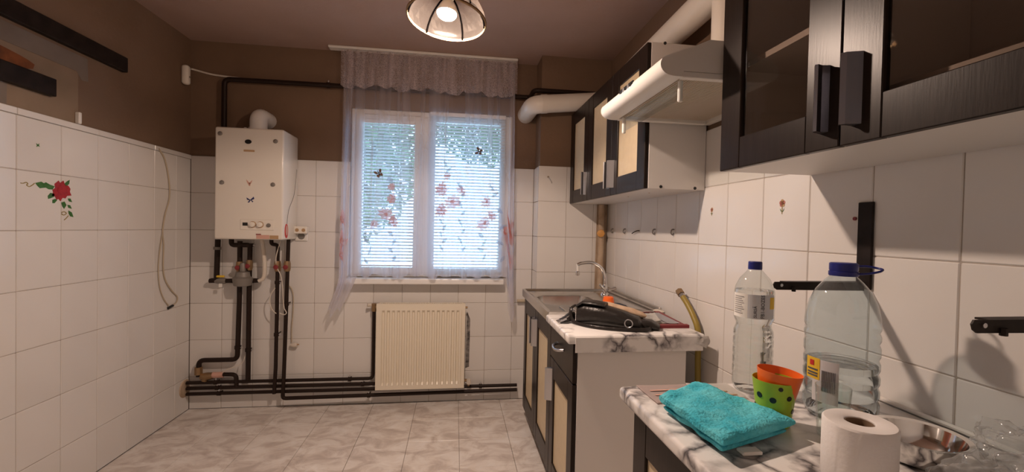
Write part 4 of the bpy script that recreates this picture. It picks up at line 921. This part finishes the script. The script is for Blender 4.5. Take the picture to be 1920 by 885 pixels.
# towel
tw = thing('towel', (.57, .86, ZW), 'folded turquoise towel lying on the near worktop', 'towel')
Q = [Vector((.474, .925, 0)), Vector((.612, 1.000, 0)), Vector((.694, .778, 0)), Vector((.492, .712, 0))]
def tw_fn(z0, h, ins, seed, sag=0.):
    def fn(u, v):
        # u around the section (closed), v along the length
        a = 2*math.pi*u; x = math.cos(a); y = math.sin(a); e = .32
        sx = math.copysign(abs(x)**e, x); sy = math.copysign(abs(y)**e, y)
        s = .5 + .5*sx*(1-ins); tt = ins*.5 + v*(1-ins)
        endr = 1 - max(0, 1-min(v, 1-v)/.05)**2*.55
        p = Q[0].lerp(Q[1], s).lerp(Q[3].lerp(Q[2], s), tt)
        hh = h*(.88 + .34*noise.noise(Vector((p.x*17+seed, p.y*17, 0))) + .12*noise.noise(Vector((p.x*45, p.y*45, seed))) + .05*noise.noise(Vector((p.x*120, p.y*120, seed))))
        wob = .006*noise.noise(Vector((p.x*25+seed*3, p.y*25, u*2)))
        z = z0 + (h/2 + sy*(h/2 if sy < 0 else hh-h/2)*endr) if sy > 0 else z0 + h/2*(1-abs(sy)*endr)
        return Vector((p.x+wob, p.y+wob*.5, z))
    return fn
def towel_layer(z0, h, ins, seed, name):
    bm = nb(); fn = tw_fn(ZW+z0, h, ins, seed); nu, nv = 150, 90
    vs = [[bm.verts.new(fn(i/nu, j/nv)) for i in range(nu)] for j in range(nv+1)]
    for j in range(nv):
        for i in range(nu): bm.faces.new((vs[j][i], vs[j][(i+1) % nu], vs[j+1][(i+1) % nu], vs[j+1][i]))
    bm.faces.new(vs[0][::-1]); bm.faces.new(vs[-1]); return obj(name, bm, M['towel'], tw, smooth=60)
towel_layer(.005, .015, .10, 2., 'lower_fold'); towel_layer(.020, .026, .0, 5., 'upper_fold')
obj('care_label', bx((.535, .716, ZW+.003), (.575, .738, ZW+.010), .002), M['paper'], tw)
# ---- clear 1.5 l bottle
def bottle(c, prof, label, name='water_bottle', m='pet', fn=None):
    t = thing(name, c, label, 'bottle'); obj('shell', lathe(nb(), prof, c, 40, (0, 0, 1), True, False, fn), M[m], t, smooth='all'); return t
bc = Vector((.790, 1.035, ZW+.0008)); br = .0475
prof = [(.020, .008), (.034, .0), (.044, .004), (br, .018)]
for z in (.035, .060, .085, .110, .135): prof += [(br, z), (br-.0018, z+.006), (br, z+.012)]
prof += [(br-.001, .158), (br-.006, .172), (br-.006, .178), (br, .192), (br, .262), (br-.003, .276), (br-.012, .296), (.022, .312), (.0145, .322), (.0135, .332)]
b1 = bottle(bc, prof, 'clear water bottle with blue cap and grey FB1-BOZES label')
obj('cap', lathe(nb(), [(.0165, .320), (.0168, .323), (.0165, .339), (.015, .341)], bc, 28, (0, 0, 1), True, True), M['bluecap'], b1, smooth=30)
wprof = [(r-.0025, h+.003 if h < .02 else h) for r, h in prof if h < .266]
wprof = wprof + [(br-.003, .266)]
obj('water_fill', lathe(nb(), wprof, bc, 40, (0, 0, 1), True, True), M['water'], b1, smooth=40)
tc_ = math.atan2(-bc.y, -bc.x)                      # direction of the viewer's side
def arc_panel(c, r, a0, a1, z0, z1, n=14, th=.0005):
    bm = nb(); vs = []
    for k in range(n+1):
        a = a0 + (a1-a0)*k/n; vs.append([bm.verts.new(Vector((c.x+(r+d)*math.cos(a), c.y+(r+d)*math.sin(a), c.z+z))) for d, z in ((0, z0), (0, z1), (th, z1), (th, z0))])
    for p, q in zip(vs, vs[1:]):
        for i in range(4): bm.faces.new((p[i], p[(i+1) % 4], q[(i+1) % 4], q[i]))
    bm.faces.new(vs[0]); bm.faces.new(vs[-1][::-1]); return bm
# angle increases to the right as seen from the room's middle
lab = obj('label_sleeve', arc_panel(bc, br+.0004, tc_-.30, tc_+1.15, .196, .258), M['labelg'], b1)
obj('label_sleeve', arc_panel(bc, br+.0004, tc_-1.25, tc_-.30, .196, .258), M['paper'], b1)
for k in range(9): obj('print_line', arc_panel(bc, br+.001, tc_-1.12, tc_-.50-.12*((k*5) % 3)/2, .249-k*.0054, .2515-k*.0054, 8), M['inkgrey'], lab)
obj('yellow_dot', (lambda bm: bm)(arc_panel(bc, br+.001, tc_+.82, tc_+1.15, .222, .252, 6)), M['yellow'], lab)
def wrap_text(body, size, c, r, a_start, z_start, parent, m):
    """text reading upwards along the cylinder"""
    me = text_mesh(body, size)
    for v in me.vertices:
        along, up, d = v.co.x, v.co.y, v.co.z
        a = a_start - up/r; rr = r + d
        v.co = Vector((c.x + rr*math.cos(a), c.y + rr*math.sin(a), c.z + z_start + along))
    return obj('lettering', me, M[m], parent)
wrap_text('SURSĂ', .0105, bc, br+.0016, tc_+.14, .199, lab, 'ink')
wrap_text('FB1-BOZES', .0125, bc, br+.0016, tc_+.50, .198, lab, 'ink')
# ---- five litre jug
jc = Vector((.888, .872, ZW+.0008)); jr = .0715
jp = [(.03, .012), (.052, .0), (.066, .005), (jr, .022)]
for z in (.04, .07, .10, .13, .165, .19): jp += [(jr, z), (jr-.0036, z+.009), (jr, z+.018)]
jp += [(jr, .215), (jr-.002, .235), (jr-.008, .262), (jr-.019, .288), (jr-.034, .308), (.0285, .318), (.025, .322), (.025, .335)]
jg = bottle(jc, jp, 'large clear five litre water jug with blue ring cap', 'water_jug', 'petb')
jw = [(r-.003, h+.004 if h < .02 else h) for r, h in jp if h < .125] + [(jr-.004, .125)]
obj('water_fill', lathe(nb(), jw, jc, 44, (0, 0, 1), True, True), M['water'], jg, smooth=40)
cpo = obj('cap', lathe(nb(), [(.0275, .322), (.0285, .324), (.0285, .332), (.0265, .333), (.0275, .336), (.0275, .350), (.025, .352)], jc, 32, (0, 0, 1), True, True), M['bluecap'], jg, smooth=30)
ja = math.atan2(-jc.y, -jc.x); rdv = Vector((math.cos(ja+1.75), math.sin(ja+1.75), 0)); pv = Vector((-rdv.y, rdv.x, 0))
obj('ring_handle', tube(nb(), catmull([jc+rdv*.026+pv*.012+Vector((0, 0, .344)), jc+rdv*.045+pv*.017+Vector((0, 0, .345)), jc+rdv*.064+pv*.012+Vector((0, 0, .342)), jc+rdv*.070+Vector((0, 0, .340)), jc+rdv*.062-pv*.012+Vector((0, 0, .336)), jc+rdv*.044-pv*.015+Vector((0, 0, .331)), jc+rdv*.027-pv*.010+Vector((0, 0, .328))], 6), .0025, 8), M['bluecap'], cpo, smooth=True)
jl = obj('label_sheet', arc_panel(jc, jr+.0006, ja-.75, ja-.02, .040, .134), M['labelg'], jg, label='grey-white jug label')
obj('yellow_label', arc_panel(jc, jr+.0012, ja-.98, ja-.52, .088, .136, 8), M['yellow'], jg)
obj('red_mark', arc_panel(jc, jr+.002, ja-.84, ja-.70, .118, .130, 6), M['red'], jl)
for z in (.108, .100, .094): obj('print_line', arc_panel(jc, jr+.002, ja-.92, ja-.58, z, z+.0035, 6), M['ink'], jl)
for k in range(9): obj('barcode_bar', arc_panel(jc, jr+.0014, ja-.46+k*.042, ja-.46+k*.042+.02, .066, .112, 2), M['ink'], jl)
# ---- stacked kids' cups
gc = Vector((.700, .845, ZW+.0008))
gcup = thing('dotted_cup', gc, 'lime green plastic cup with black dots under the orange cup', 'cup')
bm = lathe(nb(), [(.003, .001), (.031, 0), (.032, .003), (.0435, .098), (.0425, .098), (.031, .005), (.003, .005)], gc, 36); obj('cup_body', bm, M['green'], gcup, smooth=30)
ga = math.atan2(-gc.y, -gc.x)
for da, z, r in ((-.75, .060, .007), (-.05, .056, .007), (.75, .062, .006), (-.35, .028, .006), (.45, .026, .006), (.28, .080, .005), (-1.25, .034, .006), (1.2, .034, .006)):
    a = ga+da; z *= 1.1; rr = .032 + .0115*(z-.003)/.095; n_ = Vector((math.cos(a), math.sin(a), -.13)).normalized(); c = gc + Vector((math.cos(a)*rr, math.sin(a)*rr, z)); obj('black_dot', lathe(nb(), [(r, -.002), (r*.9, .0008)], c, 14, n_, True, True), M['black'], gcup)
ax_o = Vector((.10, -.03, 1)).normalized(); o_c = gc + Vector((0, 0, .019))
obj('orange_cup', lathe(nb(), [(.003, .001), (.027, 0), (.0285, .003), (.0440, .097), (.0430, .097), (.0272, .005), (.003, .005)], o_c, 36, ax_o), M['orange'], label='orange plastic cup nested in the green dotted cup', cat='cup', smooth=30)
# ---- drinking glass
tgc = Vector((.775, .775, ZW+.0008)); obj('drinking_glass', lathe(nb(), [(.002, .004), (.024, .0), (.026, .004), (.031, .105), (.0298, .105), (.025, .010), (.002, .010)], tgc, 32), M['tumbler'], label='clear drinking glass between the big jug and the paper roll', cat='glass', smooth=40)
# ---- paper roll
rc = Vector((.684, .632, ZW+.0005)); pr = thing('toilet_paper_roll', rc, 'white toilet paper roll standing on the near worktop', 'paper roll')
obj('paper', lathe(nb(), [(.020, 0), (.050, 0), (.0525, .003), (.0525, .099), (.050, .102), (.0235, .102), (.021, .100), (.020, 0)], rc, 48, fn=lambda a, h: 1+.012*math.sin(a*2+.6)), M['roll'], pr, smooth=40)
obj('cardboard_core', lathe(nb(), [(.0195, .001), (.0195, .099), (.0188, .099), (.0188, .001), (.0195, .001)], rc, 32), M['core'], pr, smooth=40)
# ---- steel bowl
mb = Vector((.862, .682, ZW+.0008)); bw = thing('steel_bowl', mb, 'shiny steel bowl behind the paper roll', 'bowl')
bm = lathe(nb(), [(.004, .001), (.045, 0), (.054, .006), (.062, .028), (.067, .046), (.074, .049), (.074, .0505), (.066, .048), (.060, .029), (.052, .008), (.044, .002), (.004, .003)], mb, 44); obj('bowl_body', bm, M['chrome'], bw, smooth=40)
# ---- clear plastic bag
bg_ = thing('plastic_bag', (.90, .50, ZW), 'crumpled clear plastic bag at the right end of the worktop', 'bag')
def film(c, sx, sy, sz, seed, amp=.38): return shaped(c, sx, sy, sz, amp, 1.7, seed, 5)
obj('film', film((.815, .553, ZW+.001), .072, .038, .046, 1.), M['film'], bg_, smooth='all'); obj('film', film((.925, .535, ZW+.001), .080, .062, .046, 4.), M['film'], bg_, smooth='all'); obj('bag_handle', film((1.005, .612, ZW+.002), .055, .072, .050, 7., .5), M['film'], bg_, smooth='all')

# ------------------------------------------------------------------ right wall: brackets, hooks, stickers
def bracket(y, z0, z1, tip, label):
    t = thing('shelf_bracket', (XR, y, z0), label, 'bracket', 'dark shelf brackets')
    obj('wall_leg', bx((XR-.008, y-.021, z0), (XR-.0005, y+.021, z1), .002), M['iron'], t)
    bm = prism(nb(), [(XR-.0085, y-.006, z0-.004), (tip+.010, y-.006, z0-.002), (tip+.003, y-.006, z0+.003), (tip, y-.006, z0+.012), (tip+.004, y-.006, z0+.0185), (XR-.0085, y-.006, z0+.0185)], (0, .003, 0))
    obj('arm', bm, M['iron'], t); obj('arm_flange', prism(nb(), [(XR-.0085, y-.003, z0+.0155), (tip+.035, y-.003, z0+.0155), (tip+.035, y+.016, z0+.0155), (XR-.0085, y+.020, z0+.0155)], (0, 0, .003)), M['iron'], t)
    obj('screw', disc(nb(), (tip+.022, y-.006, z0+.010), (0, -1, 0), .004, .0015, 10), M['alu'], t)
    obj('nut', disc(nb(), (tip+.055, y-.008, z0-.006), (0, 0, 1), .005, .012, 6), M['iron'], t)
    return t
bracket(.995, 1.132, 1.362, .808, 'dark steel shelf bracket on the wall behind the big jug')
bracket(.560, 1.128, 1.36, .790, 'dark steel shelf bracket pointing in at the right edge')
for i, (y, lb) in enumerate(((2.824, 'leftmost small wall hook above the sink'), (2.610, 'second small wall hook from the corner above the sink'), (2.199, 'small wall hook left of the last one under the cabinet'), (1.999, 'small wall hook farthest from the sink corner'))):
    obj('wall_hook', tube(nb(), catmull([(XR, y, 1.285), (XR-.012, y, 1.283), (XR-.016, y, 1.266), (XR-.006, y, 1.258), (XR-.004, y, 1.268)], 5), .0035, 8), M['grey'], label=lb, cat='hook', group='wall hooks', smooth=True)
obj('bent_hook', tube(nb(), catmull([(XR, 2.40, 1.276), (XR-.012, 2.41, 1.275), (XR-.014, 2.45, 1.266), (XR-.012, 2.48, 1.258)], 5), .003, 8), M['iron'], label='bent dark wire hook in the middle of the hook row', cat='hook', group='wall hooks', smooth=True)
for (y, z, s, lb) in ((1.687, 1.362, .7, 'small faded flower sticker on the tile beside the far cabinet'), (1.293, 1.364, 1., 'orange flower sticker on the tile left of the near cabinet')):
    t = thing('flower_sticker', (XR, y, z-.02), lb, 'sticker', 'flower stickers')
    for k in range(5):
        a = 2*math.pi*k/5 + .3; c = Vector((XR-.0012, y + .007*s*math.cos(a), z + .012*s + .007*s*math.sin(a))); obj('petal', prism(nb(), oval(c, .0065*s, .0065*s, 10), (.001, 0, 0)), M['tanst'] if k % 2 else M['petal'], t)
    for sg in (-1, 1): obj('leaf', prism(nb(), [Vector((XR-.0012, y+sg*yy*s, z+zz*s)) for yy, zz in ((0, -.018), (.009, -.006), (.006, -.014))], (.001, 0, 0)), M['leaf'], t)
    obj('stem', bx((XR-.0015, y-.001, z-.024*s), (XR-.0003, y+.001, z+.004*s)), M['leafg'], t)
obj('screw_hole', disc(nb(), (XR, 1.029, 1.319), (-1, 0, 0), .005, .004, 12), M['redc'], label='reddish screw plug in the tile left of the bracket', cat='screw')
t = thing('pegged_hook', (.645, PY, 1.63), 'small rusty hook on the pier tiles left of the cabinets', 'hook')
obj('peg', tube(nb(), [(.640, PY, 1.642), (.640, PY-.012, 1.640)], .006, 8), M['brass'], t); obj('prong', tube(nb(), catmull([(.640, PY-.010, 1.642), (.65, PY-.014, 1.625), (.662, PY-.012, 1.607), (.664, PY-.006, 1.60)], 5), .003, 8), M['alu'], t, smooth=True)
